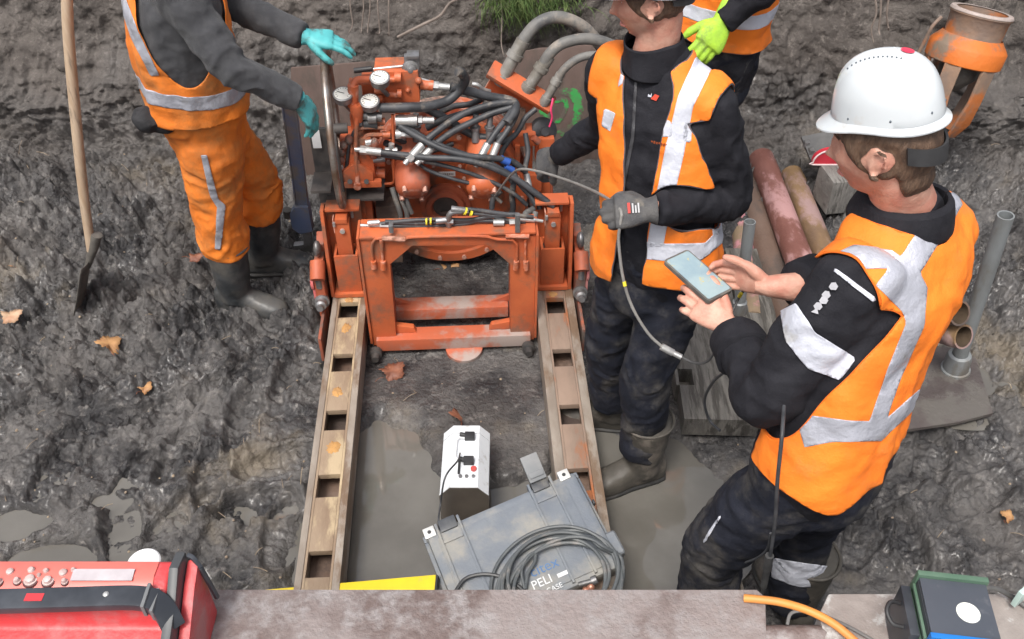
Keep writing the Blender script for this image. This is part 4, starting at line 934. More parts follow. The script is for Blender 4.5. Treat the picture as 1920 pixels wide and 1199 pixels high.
def boot(ankle, toe_dir, parent, mat, h=.32, s=1.0, up=(0, 0, 1), sole_z=None, top_dir=None, name='rubber_boot'):
    """ankle = point on the ground under the ankle"""
    y = nrm((toe_dir[0], toe_dir[1], 0)); z = np.array([0, 0, 1.]); x = np.cross(y, z); o = np.array(ankle, float)
    td = np.array(top_dir if top_dir is not None else (0, 0, 1.)); td = td / td[2]
    shaft = tube([o + z * .07, o + z * .12 + td * 0, o + td * (h * .7) , o + td * h], [.058 * s, .060 * s, .072 * s, .078 * s], 28, 30, flat=1.08)
    foot = []
    for t, w, hh, zz in ((-.085, .020, .05, .05), (-.078, .034, .060, .058), (-.05, .041, .075, .07), (0, .043, .082, .075), (.05, .043, .066, .062), (.10, .049, .052, .048), (.15, .051, .043, .040), (.185, .043, .036, .034), (.205, .025, .026, .028), (.213, .008, .012, .024)):
        foot.append((o + y * t * s + z * zz * s, x, z, w * s, hh * s))
    ft = torso(foot, 30, 44)
    v, f = fuse([shaft, ft], .008, 4)
    v = v + vnormals(v, f) * (.0035 * (ridged(v * 22, 3, 5) - .6))[:, None]
    b = part(name, (v, f), mat, parent, split=False)
    sole = []
    for t, w in ((-.088, .02), (-.08, .036), (-.05, .044), (0, .045), (.05, .046), (.10, .053), (.15, .055), (.19, .046), (.21, .026), (.219, .008)):
        sole.append((o + y * t * s + z * .012, x, z, w * s, .014))
    part('boot_sole', torso(sole, 28, 40), pm('boot_sole_rubber', (.012, .012, .012), (.05, .045, .04), 9, .6), b)
    part('boot_rim', tube([o + td * h + (x * math.cos(a) * .079 + y * math.sin(a) * .079 * 1.06) * s for a in np.linspace(0, 2 * math.pi, 33)], .005, 8, 64, caps=False), mat, b)
    return b

def region(mesh, g): return clip(mesh[0], mesh[1], g)
def inflate(mesh, d):
    V, F = mesh; return V + vnormals(V, F) * (d if np.ndim(d) == 0 else np.asarray(d)[:, None]), F
def facing(mesh):
    V, F = mesh; N = vnormals(V, F); D = O3 - V; D /= np.linalg.norm(D, axis=1)[:, None]; return (N * D).sum(1)
def seg_t(P, a, b):
    ab = np.array(b, float) - a; t = ((P - a) @ ab) / (ab @ ab); c = np.clip(t, 0, 1); return t, np.linalg.norm(P - (np.array(a) + c[:, None] * ab), axis=1)

def drape(V, amp=.014, sc=9, seed=3, fine=.004):
    """cloth creases as a displacement field"""
    P = V * np.array([1., 1., 1.5]) * sc
    return amp * (ridged(P + 1.4 * fbm(V * 5, 2, seed)[:, None], 2, seed) - .68) + fine * (ridged(V * sc * 3.1, 2, seed + 5) - .65)
def binding(parent, mesh, r=.0028, mat=None, name='edge_binding'):
    """narrow tape sewn along the open edges of a garment"""
    V, F = mesh; cnt = {}
    for f in F:
        for k in range(len(f)):
            a, b = f[k - 1], f[k]; cnt.setdefault((min(a, b), max(a, b)), []).append((a, b))
    nx = {}
    for e, l in cnt.items():
        if len(l) == 1: nx.setdefault(l[0][0], []).append(l[0][1])
    while nx:
        a = next(iter(nx)); ch = [a]
        while ch[-1] in nx:
            q = nx[ch[-1]]; b = q.pop()
            if not q: del nx[ch[-1]]
            ch.append(b)
            if b == ch[0]: break
        if len(ch) < 25: continue
        P = V[np.array(ch)]; L = np.linalg.norm(np.diff(P, axis=0), axis=1).sum()
        k = max(6, int(L / .012)); idx = np.linspace(0, len(P) - 1, k).astype(int); Q = P[idx]
        for _ in range(2): Q[1:-1] = .5 * Q[1:-1] + .25 * (Q[:-2] + Q[2:])
        part(name, tube(Q, r, 7, min(k * 2, 500)), mat or PIPING, parent, split=False)
A_ = lambda *v: np.array(v, float)
def clothe(root, s):
    """builds jacket and trousers surfaces and the body under them; s = dict of joints and sizes"""
    r, f = nrm(s['r']), nrm(s['f']); up = A_(0, 0, 1)
    b_ = s.get('build', 1.0); rings = [(A_(*c), r if len(x) < 3 else nrm(x[2]), f, x[0] * b_, x[1] * b_) for c, x in s['rings']]
    sw = s.get('sleeve', (.082, .074, .064, .060, .050, .045)); fo = s.get('fold', .006)
    parts = [torso(rings, 48, 60, fo * .9, s['seed'])]
    for k, side in enumerate('LR'):
        S, E, W = (A_(*s[q + side]) for q in ('S', 'E', 'W'))
        inn = S + nrm(np.array(rings[-2][0]) - S) * .06
        parts.append(limb([inn, S, S + (E - S) * .5, E, E + (W - E) * .45, W], sw, fo * 1.25, s['seed'] + k + 3, 17, 28))
        parts.append(ball(S, (sw[0] * 1.0, sw[0] * 1.0, sw[0]), 16, 12))
    jacket = fuse(parts, .0075, 3)
    tr = s.get('leg', (.100, .096, .088, .080, .076, .074)); tp = [torso([rings[0], rings[1], (rings[2][0], rings[2][1], rings[2][2], rings[2][3] * .97, rings[2][4] * .97)], 40, 26, fo, s['seed'] + 9)]
    tp.append(ball(np.array(rings[0][0]) - up * .0, (.15, .13, .12), 18, 12))
    for k, side in enumerate('LR'):
        H, K, A = (A_(*s[q + side]) for q in ('H', 'K', 'A'))
        tp.append(limb([H + up * .08, H - up * .05, (H + K) / 2, K, K + (A - K) * (1 - s.get('hem', .28)) * .5, A + (K - A) * s.get('hem', .28)], tr, fo * 1.1, s['seed'] + 12 + k, 12, 30))
    trousers = fuse(tp, .0085, 3)
    jacket = (jacket[0] + vnormals(*jacket) * drape(jacket[0], s.get('crease', .014), 8, s['seed'] + 40)[:, None], jacket[1]); trousers = (trousers[0] + vnormals(*trousers) * drape(trousers[0], .017, 8, s['seed'] + 41, .005)[:, None], trousers[1])
    jacket = (jacket[0] + vnormals(*jacket) * (.0035 * fbm(jacket[0] * 22, 2, 91))[:, None], jacket[1])
    # body under the clothes
    hp, M = head_mesh(A_(*s['head']), s['face'], s['hup'], s.get('hs', 1.0), A_(*s['neck']))
    bp = hp + [torso([(c, a, b, w * .80, d * .78) for c, a, b, w, d in rings], 36, 40)]
    for side in 'LR':
        S, E, W = (A_(*s[q + side]) for q in ('S', 'E', 'W')); H, K, A = (A_(*s[q + side]) for q in ('H', 'K', 'A'))
        bp += [limb([S, (S + E) / 2, E, (E + W) / 2, W], [.050, .046, .040, .040, .029], n=16), ball(S, .05), limb([H, (H + K) / 2, K, (K + A) / 2, A + up * .06], [.075, .068, .052, .052, .038], n=16)]
    body = fuse(bp, .0048, 2)
    return jacket, trousers, body, M, rings
def vest_region(jm, s, rings, arm_r=.10, t0=(.16, .16), hem=None, front=None, neck=(.088, 1.44), out=(.012, .03), seed=3, out_lim=.02):
    V, F = jm; g = np.full(len(V), -1.0); C = np.array([x[0] for x in rings])
    for k, side in enumerate('LR'):
        S, E = A_(*s['S' + side]), A_(*s['E' + side]); t, d = seg_t(V, S, E); W = A_(*s['W' + side]); t2, d2 = seg_t(V, E, W)
        L = np.linalg.norm(E - S); rr = arm_r[k] if np.ndim(arm_r) else arm_r
        g = np.maximum(g, np.minimum(rr * (1 - .08 * sstep(.3, .8, t)) - d, (t - t0[k]) * L)); g = np.maximum(g, np.maximum(.060 - d2, .094 - np.linalg.norm(V - E, axis=1)))
    cx = np.interp(V[:, 2], C[:, 2], C[:, 0]); cy = np.interp(V[:, 2], C[:, 2], C[:, 1])
    r, f = nrm(s['r']), nrm(s['f']); dx, dy = V[:, 0] - cx, V[:, 1] - cy
    ang = np.arctan2(dx * r[0] + dy * r[1], dx * f[0] + dy * f[1])      # 0 in front, positive to the right
    g = np.maximum(g, hem(ang) - V[:, 2])
    nc = A_(*s['neck']); g = np.maximum(g, np.minimum(neck[0] - np.hypot(V[:, 0] - nc[0], V[:, 1] - nc[1]), V[:, 2] - neck[1]))
    if front is not None: g = np.maximum(g, front(ang, V[:, 2]) * .12)
    lo = V[:, 2].min(); d = out[0] + out[1] * sstep(1.25, .85, V[:, 2])
    d = d + .028 * (ridged(np.column_stack([ang * 1.5 + .8 * V[:, 2], V[:, 2] * 1.8, ang * 0 + seed]), 2, seed) - .62) * (.35 + .65 * sstep(1.42, 1.1, V[:, 2]))
    for side in 'LR':
        S = A_(*s['S' + side]); o_ = S - np.array([np.interp(S[2], C[:, 2], C[:, 0]), np.interp(S[2], C[:, 2], C[:, 1]), S[2]]); o_ = nrm(A_(o_[0], o_[1], 0))
        g = np.maximum(g, np.where(V[:, 2] > S[2] - .09, (V - S) @ o_ - out_lim, -1))
    N = vnormals(V, F); V2 = smooth_v(V + N * d[:, None], F, 8); V2 = V2 + vnormals(V2, F) * drape(V2, .006, 11, seed + 3, .0025)[:, None]
    return clip(V2, F, g), ang
def tape(parent, surf, polys, name='reflective_tape', mat=None, d=.0035, front_only=True, extra=None):
    """strips of tape that follow the cloth; outlines measured on the side the viewer sees"""
    if len(surf[0]) == 0: return
    px = project(surf[0]); fc = facing(surf)
    for po in polys:
        g = np.maximum(poly_sd(px, po), (.05 - fc) * 60)
        v, f = clip(*inflate(surf, d), g)
        if len(f): part(name, (v, f), mat or TAPE, parent, solid=.001)
    for ex in (extra or ()):
        v, f = clip(*inflate(surf, d - .0006), ex(surf[0]))
        if len(f): part(name, (v, f), mat or TAPE, parent, solid=.001)

# ---------------------------------------------------------------- man with the tablet, seen from behind
w3 = dict(seed=5, build=.85, hs=1.0, r=(.79, .61, 0), f=(-.61, .79, 0), fold=.005,
    rings=[((.725, 1.42, .80), (.165, .12)), ((.73, 1.41, .90), (.19, .14)), ((.736, 1.425, 1.05), (.176, .134)), ((.764, 1.475, 1.22), (.190, .138)), ((.80, 1.52, 1.35), (.205, .14)), ((.81, 1.55, 1.43), (.175, .115)), ((.806, 1.565, 1.48), (.115, .088)), ((.80, 1.57, 1.53), (.072, .066))],
    SL=(.678, 1.440, 1.385), EL=(.555, 1.405, 1.105), WL=WZ(1378, 632, 1.085), SR=(.915, 1.64, 1.375), ER=(.85, 1.79, 1.15), WR=WZ(1494, 538, 1.17),
    HL=(.655, 1.39, .86), KL=(.545, 1.45, .46), AL=(.555, 1.43, 0), HR=(.80, 1.45, .86), KR=(.80, 1.53, .46), AR=(.855, 1.53, 0),
    head=(.718, 1.562, 1.650), face=(-.80, .48, -.26), hup=(-.22, .14, .96), neck=(.80, 1.572, 1.49), sleeve=(.074, .081, .076, .066, .056, .050), leg=(.100, .100, .096, .086, .082, .080), hem=.22)
p3_ = thing('person', (.72, 1.47, 0), 'man in white helmet and orange vest seen from behind, looking at a phone', 'person')
jk, tr, bd, M3, rg3 = clothe(p3_, w3)
# hands
wl, wr = A_(*w3['WL']), A_(*w3['WR'])
PHC = WZ(1308, 518, 1.155)                                      # middle of the phone
a1, a2 = WZ(1272, 487, 1.165), WZ(1346, 553, 1.15); PX = nrm(a2 - a1); pn = A_(.30, -.42, .86); PN = nrm(pn - PX * pn.dot(PX)); PYv = np.cross(PN, PX)
PHM = mat4(PX, PYv, PN, PHC)
near_mid, far_mid = PHC - PYv * .036, PHC + PYv * .036
hl_w = wl + nrm(WZ(1352, 600, 1.11) - wl) * .02
wl0 = WZ(1366, 612, 1.095)
MhL = hand_frame(wl0, WZ(1278, 548, 1.135) - wl0, (-.22, -.60, .62), None)
HLm = hand(MhL, ((.25, .75, .5), (.28, .8, .55), (.3, .85, .6), (.34, .9, .6)), (.75, .25), .10, 1.0, right=False)
wr0 = WZ(1440, 537, 1.16)
MhR = hand_frame(wr0, WZ(1335, 500, 1.135) - wr0, (.25, .70, -.10), None)
HRm = hand(MhR, ((.35, .75, .5), (.4, .8, .5), (.45, .85, .55), (.5, .9, .6)), (.9, .35), .06, .97, right=True)
wristL = limb([wl + (A_(*w3['EL']) - wl) * .25, wl, wl0 + (wl - wl0) * -1.2], [.038, .033, .016], n=16); wristR = limb([wr + (A_(*w3['ER']) - wr) * .3, wr, (wr + wr0) / 2, wr0, wr0 - nrm(wr - wr0) * .03], [.040, .036, .031, .026, .014], n=16)
body3 = part('body', cat([bd, HLm, HRm, wristL, wristR]), SKIN, p3_, split=False)
face_details(M3, 1.0, body3)
hair_cap(*bd, M3, 1.0, body3, nape=-.092, thick=.009)
hm3, Mh3 = helmet(M3, .745, p3_, dz=.106, zs=1.14); harness(M3, 1.0, hm3)
J3 = part('jacket', jk, JACKET, p3_, split=False)
T3 = part('trousers', tr, NAVY, p3_, split=False)
# turned collar and rolled cuffs
nk = A_(*w3['neck']); Mi3 = M3[:3, :3]
col_ = []
for t in np.linspace(0, 2 * math.pi, 41):
    d = A_(math.cos(t), math.sin(t), 0); back = max(0, -(d @ nrm((-.61, .79, 0))))
    col_.append((nk + d * .083 + A_(0, 0, -.005), nk + d * .074 + A_(0, 0, .034 + .020 * back), nk + d * .088 + A_(0, 0, .029 + .020 * back), nk + d * .106 + A_(0, 0, -.030)))
CV = np.array([p for q in col_ for p in q]); part('collar', (CV, [tuple(q) for q in grid_faces(41, 4)]), JACKET, p3_, solid=.004, split=False, sub=1)
for side in 'LR':
    W, E = A_(*w3['W' + side]), A_(*w3['E' + side]); d = nrm(E - W)
    part('rolled_cuff', tube([W - d * .004, W + d * .004, W + d * .035, W + d * .07, W + d * .074], [.050, .062, .066, .068, .060], 28, 14, fold=.006, fseed=3), JACKET, J3)
def hem3(a): return .945 - .02 * sstep(-1.9, -.7, a) * sstep(.3, -.6, a) - .04 * np.exp(-((a + 2.3) / .35) ** 2) + .05 * sstep(1.2, 2.6, np.abs(a)) * (a > 0)
def front3(a, z): return np.where(a > 0, 1.0, np.interp(z, [.8, 1.1, 1.35, 1.5], [1.15, 1.0, .75, .55])) - np.abs(a)
vs, _ = vest_region(jk, w3, rg3, (.108, .095), (-.06, .05), hem3, front3, (.092, 1.43), (.009, .022))
VE3 = part('safety_vest', vs, HIVIS, p3_, solid=.003, split=False); binding(VE3, vs, .0024, pm('orange_binding', (.80, .16, .012), None, rough=.8))
tape(VE3, vs, [[(1757, 372), (1790, 362), (1802, 385), (1722, 512), (1736, 540), (1730, 610), (1690, 700), (1660, 783), (1722, 728), (1716, 762), (1650, 825), (1560, 828), (1510, 838), (1500, 800), (1408, 795), (1405, 757), (1500, 775), (1590, 787), (1628, 788), (1662, 690), (1697, 605), (1690, 585), (1640, 535), (1665, 505), (1630, 505), (1545, 507), (1540, 492), (1600, 462), (1672, 470), (1688, 482)]])
tape(J3, jk, [[(1466, 585), (1495, 570), (1530, 622), (1606, 672), (1575, 712), (1515, 690), (1475, 640)]], mat=TAPEW)
tape(J3, jk, [[(1562, 508), (1568, 504), (1642, 560), (1636, 567)]], 'piping', TAPEW)
px = [(1565, 537), (1554, 551), (1545, 562), (1537, 573), (1530, 584)]
# small logo marks printed down the sleeve
def on_surface(mesh, q):
    pxs = project(mesh[0]); fc = facing(mesh); d = np.hypot(*(pxs - A_(*q)).T) + 1000 * (fc < .1); d = d + 20 * np.linalg.norm(mesh[0] - O3, axis=1); i = d.argmin(); return mesh[0][i], i
def surf_mats(mesh, pts, up_px, off=.003):
    N = vnormals(*mesh); out = []
    for q in pts:
        p, i = on_surface(mesh, q); n = nrm(N[i]); p2, _ = on_surface(mesh, (q[0] + up_px[0], q[1] + up_px[1])); u = p2 - p; u = nrm(u - n * u.dot(n)); out.append(mat4(np.cross(u, n), u, n, p + n * off))
    return out
lg = []
for k, m in enumerate(surf_mats(jk, px, (14, -22), .006)):
    lg.append(xf(prism([(-.008, -.006), (-.002, -.009), (.007, -.005), (.008, .003), (.0, .008), (-.007, .004)] if k < 4 else [(-.007, -.005), (.008, -.002), (.0, .008)], 2, 0, .0012), m))
    if k < 4: lg.append(xf(prism([(-.004, -.003), (.004, -.003), (.0, .004)], 2, .0013, .0018), m))
part('sleeve_logo', cat([lg[i] for i in range(0, len(lg))]), pm('printed_grey', (.42, .42, .45), None, rough=.6), J3, split=False)
zk = tr[0]
tape(T3, tr, [[(1452, 1045), (1560, 1062), (1556, 1098), (1500, 1100), (1448, 1082)]], mat=TAPEW, d=.004)
tape(T3, tr, [[(1351, 966), (1355, 968), (1323, 1018), (1319, 1014)]], 'piping', TAPEW)
for side, td in (('L', (-.7, .7)), ('R', (-.2, 1))):
    a = A_(*w3['A' + side]); boot((a[0], a[1], -.02), td, p3_, BOOTM, .34, 1.0)
# phone
ph = thing('mobile_phone', PHC, 'grey phone with a pale blue screen held in both bare hands', 'phone')
def rrect(w, h, r, n=6):
    return [(sx * (w - r) + r * math.cos(t), sy * (h - r) + r * math.sin(t)) for sx, sy, t0 in ((1, 1, 0), (-1, 1, math.pi / 2), (-1, -1, math.pi), (1, -1, 1.5 * math.pi)) for t in np.linspace(t0, t0 + math.pi / 2, n)]
part('case', xf(prism(rrect(.083, .041, .010), 2, -.006, .005), PHM), pm('phone_case', (.09, .085, .08), (.16, .15, .13), 20, .5), ph, bevel=.0015)
part('screen', xf(prism(rrect(.077, .0365, .006), 2, .0052, .006), PHM), pm('phone_screen', (.24, .33, .38), (.33, .42, .44), 9, .12, c3=(.50, .44, .20), c3amt=.20, c3scale=26, c3w=.03), ph)
part('rear_lens', xf(cat([cyl((-.07, -.02, -.0061), (-.07, -.02, -.008), .006, n=12)]), PHM), BLACKP, ph)
# ---------------------------------------------------------------- man in the middle, holding the cable
w2 = dict(seed=15, build=.88, hs=.93, r=(-.85, .52, 0), f=(-.52, -.85, 0), fold=.0045,
    rings=[((.43, 2.17, .80), (.16, .12)), ((.43, 2.17, .90), (.182, .135)), ((.425, 2.18, 1.05), (.172, .128)), ((.42, 2.20, 1.22), (.19, .135)), ((.41, 2.225, 1.35), (.20, .13)), ((.40, 2.24, 1.43), (.175, .105)), ((.385, 2.248, 1.475), (.11, .082)), ((.375, 2.25, 1.53), (.066, .062))],
    SL=(.520, 2.155, 1.385), EL=(.603, 2.13, 1.13), WL=(.372, 2.006, 1.18), SR=(.268, 2.33, 1.40), ER=(.29, 2.50, 1.15), WR=(.150, 2.64, .955),
    HL=(.495, 2.12, .86), KL=(.425, 2.08, .48), AL=(.455, 2.085, 0), HR=(.36, 2.21, .86), KR=(.325, 2.27, .47), AR=(.375, 2.34, 0),
    head=(.342, 2.245, 1.652), face=(-.95, .12, -.22), hup=(-.20, .03, .98), neck=(.372, 2.25, 1.49), sleeve=(.072, .070, .064, .056, .049, .043), leg=(.098, .096, .088, .080, .077, .075), hem=.26)
p2_ = thing('person', (.42, 2.2, 0), 'man in open orange vest over black zipped jacket, grey gloves feeding a thin cable', 'person')
jk2, tr2, bd2, M2, rg2 = clothe(p2_, w2)
body2 = part('body', bd2, SKIN, p2_, split=False); face_details(M2, .93, body2); hair_cap(*bd2, M2, .93, body2, nape=-.05)
hm2, Mh2 = helmet(M2, .77, p2_, sticker=False, tilt=8, dz=.064, zs=1.1); harness(M2, .95, hm2)
J2 = part('jacket', jk2, JACKET, p2_, split=False); T2 = part('trousers', tr2, NAVY, p2_, split=False)
n2 = A_(*w2['neck'])
cl = []
for t in np.linspace(0, 2 * math.pi, 49):
    d = A_(math.cos(t), math.sin(t), 0); fr_ = d @ nrm((-.9, -.3, 0))
    cl.append([n2 + d * (.092 + .004 * math.sin(5 * t)) + A_(0, 0, -.035), n2 + d * .080 + A_(0, 0, .01), n2 + d * .078 + A_(-.012, 0, .062 - .022 * max(0, fr_)), n2 + d * .070 + A_(-.012, 0, .064 - .022 * max(0, fr_)), n2 + d * .069 + A_(-.01, 0, .02)])
part('stand_collar', (np.array([p for q in cl for p in q]), [tuple(q) for q in grid_faces(49, 5)]), JACKET, p2_, split=False, solid=.003, sub=1)
tape(J2, jk2, [[(1193, 105), (1198, 105), (1190, 260), (1168, 372), (1163, 372), (1184, 258)]], 'zip', pm('dark_zip', (.055, .055, .06), None, rough=.4), d=.002)
lm = surf_mats(jk2, [(1229, 184)], (0, -12), .004)[0]
part('chest_logo', xf(prism([(-.012, -.004), (.004, -.009), (.012, .004), (.0, .008)], 2, 0, .001), lm), pm('logo_red', (.6, .06, .03), None, rough=.6), J2)
part('chest_logo', xf(prism([(-.020, .001), (-.010, .0), (-.009, .011), (-.013, .004), (-.019, .008)], 2, 0, .001), lm), TAPEW, J2)
def hem2(a): return .89 + .03 * np.cos(a * 2 + 1) + .0 * a
def front2(a, z): return np.where(a < 0, np.interp(z, [.7, .95, 1.2, 1.36, 1.46], [.16, .18, .20, .40, .75]), np.interp(z, [.7, .95, 1.2, 1.36, 1.46], [.62, .55, .50, .55, .75])) - np.abs(a)
vs2, _ = vest_region(jk2, w2, rg2, (.090, .090), (-.05, -.02), hem2, front2, (.086, 1.45), (.009, .030), 6)
VE2 = part('safety_vest', vs2, HIVIS, p2_, solid=.003, split=False); binding(VE2, vs2)
tape(VE2, vs2, [[(1302, 108), (1345, 112), (1300, 200), (1280, 300), (1248, 440), (1244, 462), (1214, 462), (1225, 400), (1250, 270), (1272, 180)], [(1215, 224), (1258, 226), (1262, 256), (1210, 256)], [(1283, 228), (1298, 238), (1296, 268), (1280, 264)],
    [(1176, 450), (1250, 456), (1320, 455), (1370, 405), (1372, 440), (1310, 490), (1240, 488), (1174, 482)], [(1330, 395), (1362, 388), (1362, 430), (1335, 445)], [(1176, 95), (1197, 102), (1178, 150), (1160, 165)], [(1135, 203), (1156, 212), (1146, 246), (1130, 236)]], mat=TAPEW)
lo2 = surf_mats(vs2, [(1232, 268)], (0, -10), .006)[0]
part('vest_label', xf(cat([box((-.026 + k * .0065, -.003 + .002 * (k % 3 == 0), 0), (-.0215 + k * .0065, .003 + .001 * (k % 2), .0008)) for k in range(8)]), lo2), pm('label_brown', (.25, .05, .01), None, rough=.7), VE2, split=False)
for side, td in (('L', (-.93, -.32)), ('R', (-.97, .15))):
    a = A_(*w2['A' + side]); boot((a[0], a[1], -.045), td, p2_, BOOTM, .32, 1.02)
W, E = A_(*w2['WL']), A_(*w2['EL']); fdir = nrm(A_(-.93, -.02, -.06))
gl = part('work_glove', hand(hand_frame(W + fdir * .012, fdir, (-.15, -.62, .72), None), ((.75, 1.25, .9),) * 4, (.35, .9), .05, 1.0, right=False, puff=1.16, voxel=.0035, cuff=.02), GLOVEG, p2_, split=False)
gN = surf_mats  # knuckle print on the glove back
try:
    gm = hand(hand_frame(W + fdir * .012, fdir, (-.15, -.62, .72), None), ((.75, 1.25, .9),) * 4, (.35, .9), .05, 1.0, right=False, puff=1.16, voxel=.006, cuff=.02)
    m_ = surf_mats(gm, [(1193, 392)], (-10, -1), .004)[0]
    part('glove_print', xf(cat([box((-.014, -.010 + k * .0075, 0), (.012 - .006 * (k % 2), -.006 + k * .0075, .0008)) for k in range(3)]), m_), pm('glove_print_pale', (.45, .45, .46), None, rough=.7), gl, split=False)
    part('glove_print', xf(box((-.014, .0135, 0), (.014, .0205, .0008)), m_), pm('glove_print_red', (.55, .05, .04), None, rough=.7), gl)
except Exception as ex: print('print', ex)
W, E = A_(*w2['WR']), A_(*w2['ER']); fdir = nrm(WY(985, 322, 2.72) - W)
part('work_glove', hand(hand_frame(W + fdir * .01, fdir, (-.1, -.55, .83), None), ((.5, .8, .6), (.55, .85, .6), (.6, .9, .6), (.65, .9, .7)), (.3, .8), .08, 1.0, right=True, puff=1.18, voxel=.0035, cuff=.02), GLOVEG, p2_, split=False)

# ---------------------------------------------------------------- man at the left, hands at the wheel
w1 = dict(seed=25, r=(.36, -.93, 0), f=(.93, .36, 0), fold=.006,
    rings=[((-1.12, 3.02, .80), (.165, .13)), ((-1.115, 2.99, .92), (.185, .155)), ((-1.11, 2.96, 1.05), (.180, .150)), ((-1.105, 2.95, 1.22), (.195, .155)), ((-1.095, 2.955, 1.36), (.205, .145)), ((-1.085, 2.96, 1.45), (.18, .115)), ((-1.07, 2.965, 1.50), (.11, .085)), ((-1.055, 2.97, 1.55), (.07, .066))],
    SL=(-1.14, 3.125, 1.43), EL=(-.945, 3.10, 1.26), WL=(-.712, 3.02, 1.185), SR=(-1.03, 2.80, 1.43), ER=(-.885, 2.715, 1.225), WR=(-.705, 2.765, 1.085),
    HL=(-1.14, 3.10, .86), KL=(-1.045, 3.20, .47), AL=(-1.085, 3.22, 0), HR=(-1.09, 2.93, .86), KR=(-1.135, 2.95, .47), AR=(-1.16, 2.985, 0),
    head=(-1.00, 2.99, 1.69), face=(.90, .28, -.34), hup=(.3, .1, .94), neck=(-1.055, 2.97, 1.53), sleeve=(.086, .078, .066, .060, .052, .046), leg=(.118, .116, .106, .096, .100, .094), hem=.66)
p1_ = thing('person', (-1.12, 3.05, 0), 'man in orange bib overalls, dark sweater and turquoise gloves, at the machine wheel', 'person')
jk1, tr1, bd1, M1, rg1 = clothe(p1_, w1)
body1 = part('body', bd1, SKIN, p1_, split=False); face_details(M1, 1.0, body1); hair_cap(*bd1, M1, 1.0, body1)
hm1, _ = helmet(M1, 1.02, p1_, sticker=False)
J1 = part('sweater', clip(jk1[0], jk1[1], .985 - jk1[0][:, 2]), GREYKNIT, p1_, split=False)
T1 = part('overalls', tr1, HIVIS_DIRTY, p1_, split=False)
def hem1(a): return .965 + 0 * a
vb, _ = vest_region(jk1, w1, rg1, (.13, .13), (.02, .02), hem1, None, (.09, 1.46), (.013, .012), 8)
Vb = vb[0]; C1 = np.array([x[0] for x in rg1]); cx, cy = np.interp(Vb[:, 2], C1[:, 2], C1[:, 0]), np.interp(Vb[:, 2], C1[:, 2], C1[:, 1])
r1, f1_ = nrm(w1['r']), nrm(w1['f']); an = np.arctan2((Vb[:, 0] - cx) * r1[0] + (Vb[:, 1] - cy) * r1[1], (Vb[:, 0] - cx) * f1_[0] + (Vb[:, 1] - cy) * f1_[1])
side = np.abs(np.abs(an) - 1.62); gb = Vb[:, 2] - (1.125 + .55 * np.clip(side / .95, 0, 2) ** 2.2 * .9 + .25 * sstep(.8, 1.0, side))
bib = clip(vb[0], vb[1], gb)
B1 = part('bib', bib, HIVIS_DIRTY, T1, solid=.003, split=False)
tape(B1, bib, [], extra=[lambda V: np.abs(V[:, 2] - 1.065 - .02 * np.sin(V[:, 0] * 9)) - .027], mat=TAPE, d=.005)
tape(B1, bib, [[(222, -10), (236, -10), (262, 60), (300, 140), (284, 142), (248, 70)], [(383, -5), (408, -5), (414, 36), (404, 30)]], mat=TAPE, d=.005)
tape(T1, tr1, [[(377, 290), (388, 290), (409, 372), (422, 384), (414, 468), (403, 466), (407, 388), (394, 368)]], mat=TAPE, d=.004)
sp = surf_mats(tr1, [(393, 222), (378, 222)], (0, -12), .004)
for m in sp: part('press_stud', xf(cyl((0, 0, 0), (0, 0, .003), .008, n=12), m), STEELW, T1)
for side_, td, so in (('L', (1, .08), .02), ('R', (.97, -.22), 0.)):
    a = A_(*w1['A' + side_]); boot((a[0], a[1], -.035 + so), td, p1_, BOOT, .37, 1.06, top_dir=A_(*w1['K' + side_]) - a)
for side_, tgt, bk, cu, tb in (('R', WY(592, 232, 2.80), (.55, -.35, .75), ((.25, .25, .2), (.25, .3, .2), (.3, .3, .2), (.35, .35, .25)), (.5, .3)), ('L', WY(640, 78, 3.03), (-.05, -.25, .95), ((.15, .3, .25), (.2, .35, .3), (.25, .5, .4), (.45, .7, .5)), (.7, .6))):
    W = A_(*w1['W' + side_]); fd = nrm(tgt - W)
    part('rubber_glove', hand(hand_frame(W + fd * .006, fd, bk, None), cu, tb, .12, 1.0, right=(side_ == 'R'), puff=1.1, voxel=.0032, cuff=.012), GLOVET, p1_, split=False)
pk, _i = on_surface(tr1, (300, 222))
pg = thing('cloth_rag', pk, 'black cloth stuffed in the rear pocket of the orange overalls', 'cloth')
bb = fuse([ball(pk + A_(-.03, -.02, .01), (.055, .05, .045), 18, 12), ball(pk + A_(.02, -.02, -.01), (.06, .035, .03), 18, 12)], .006, 2); bb = (bb[0] + vnormals(*bb) * (.012 * (ridged(bb[0] * 20, 3, 4) - .6))[:, None], bb[1])
part('cloth_body', bb, pm('black_cloth', (.014, .014, .016), (.03, .03, .033), 20, .9, bump=.3, bscale=120), pg, split=False)

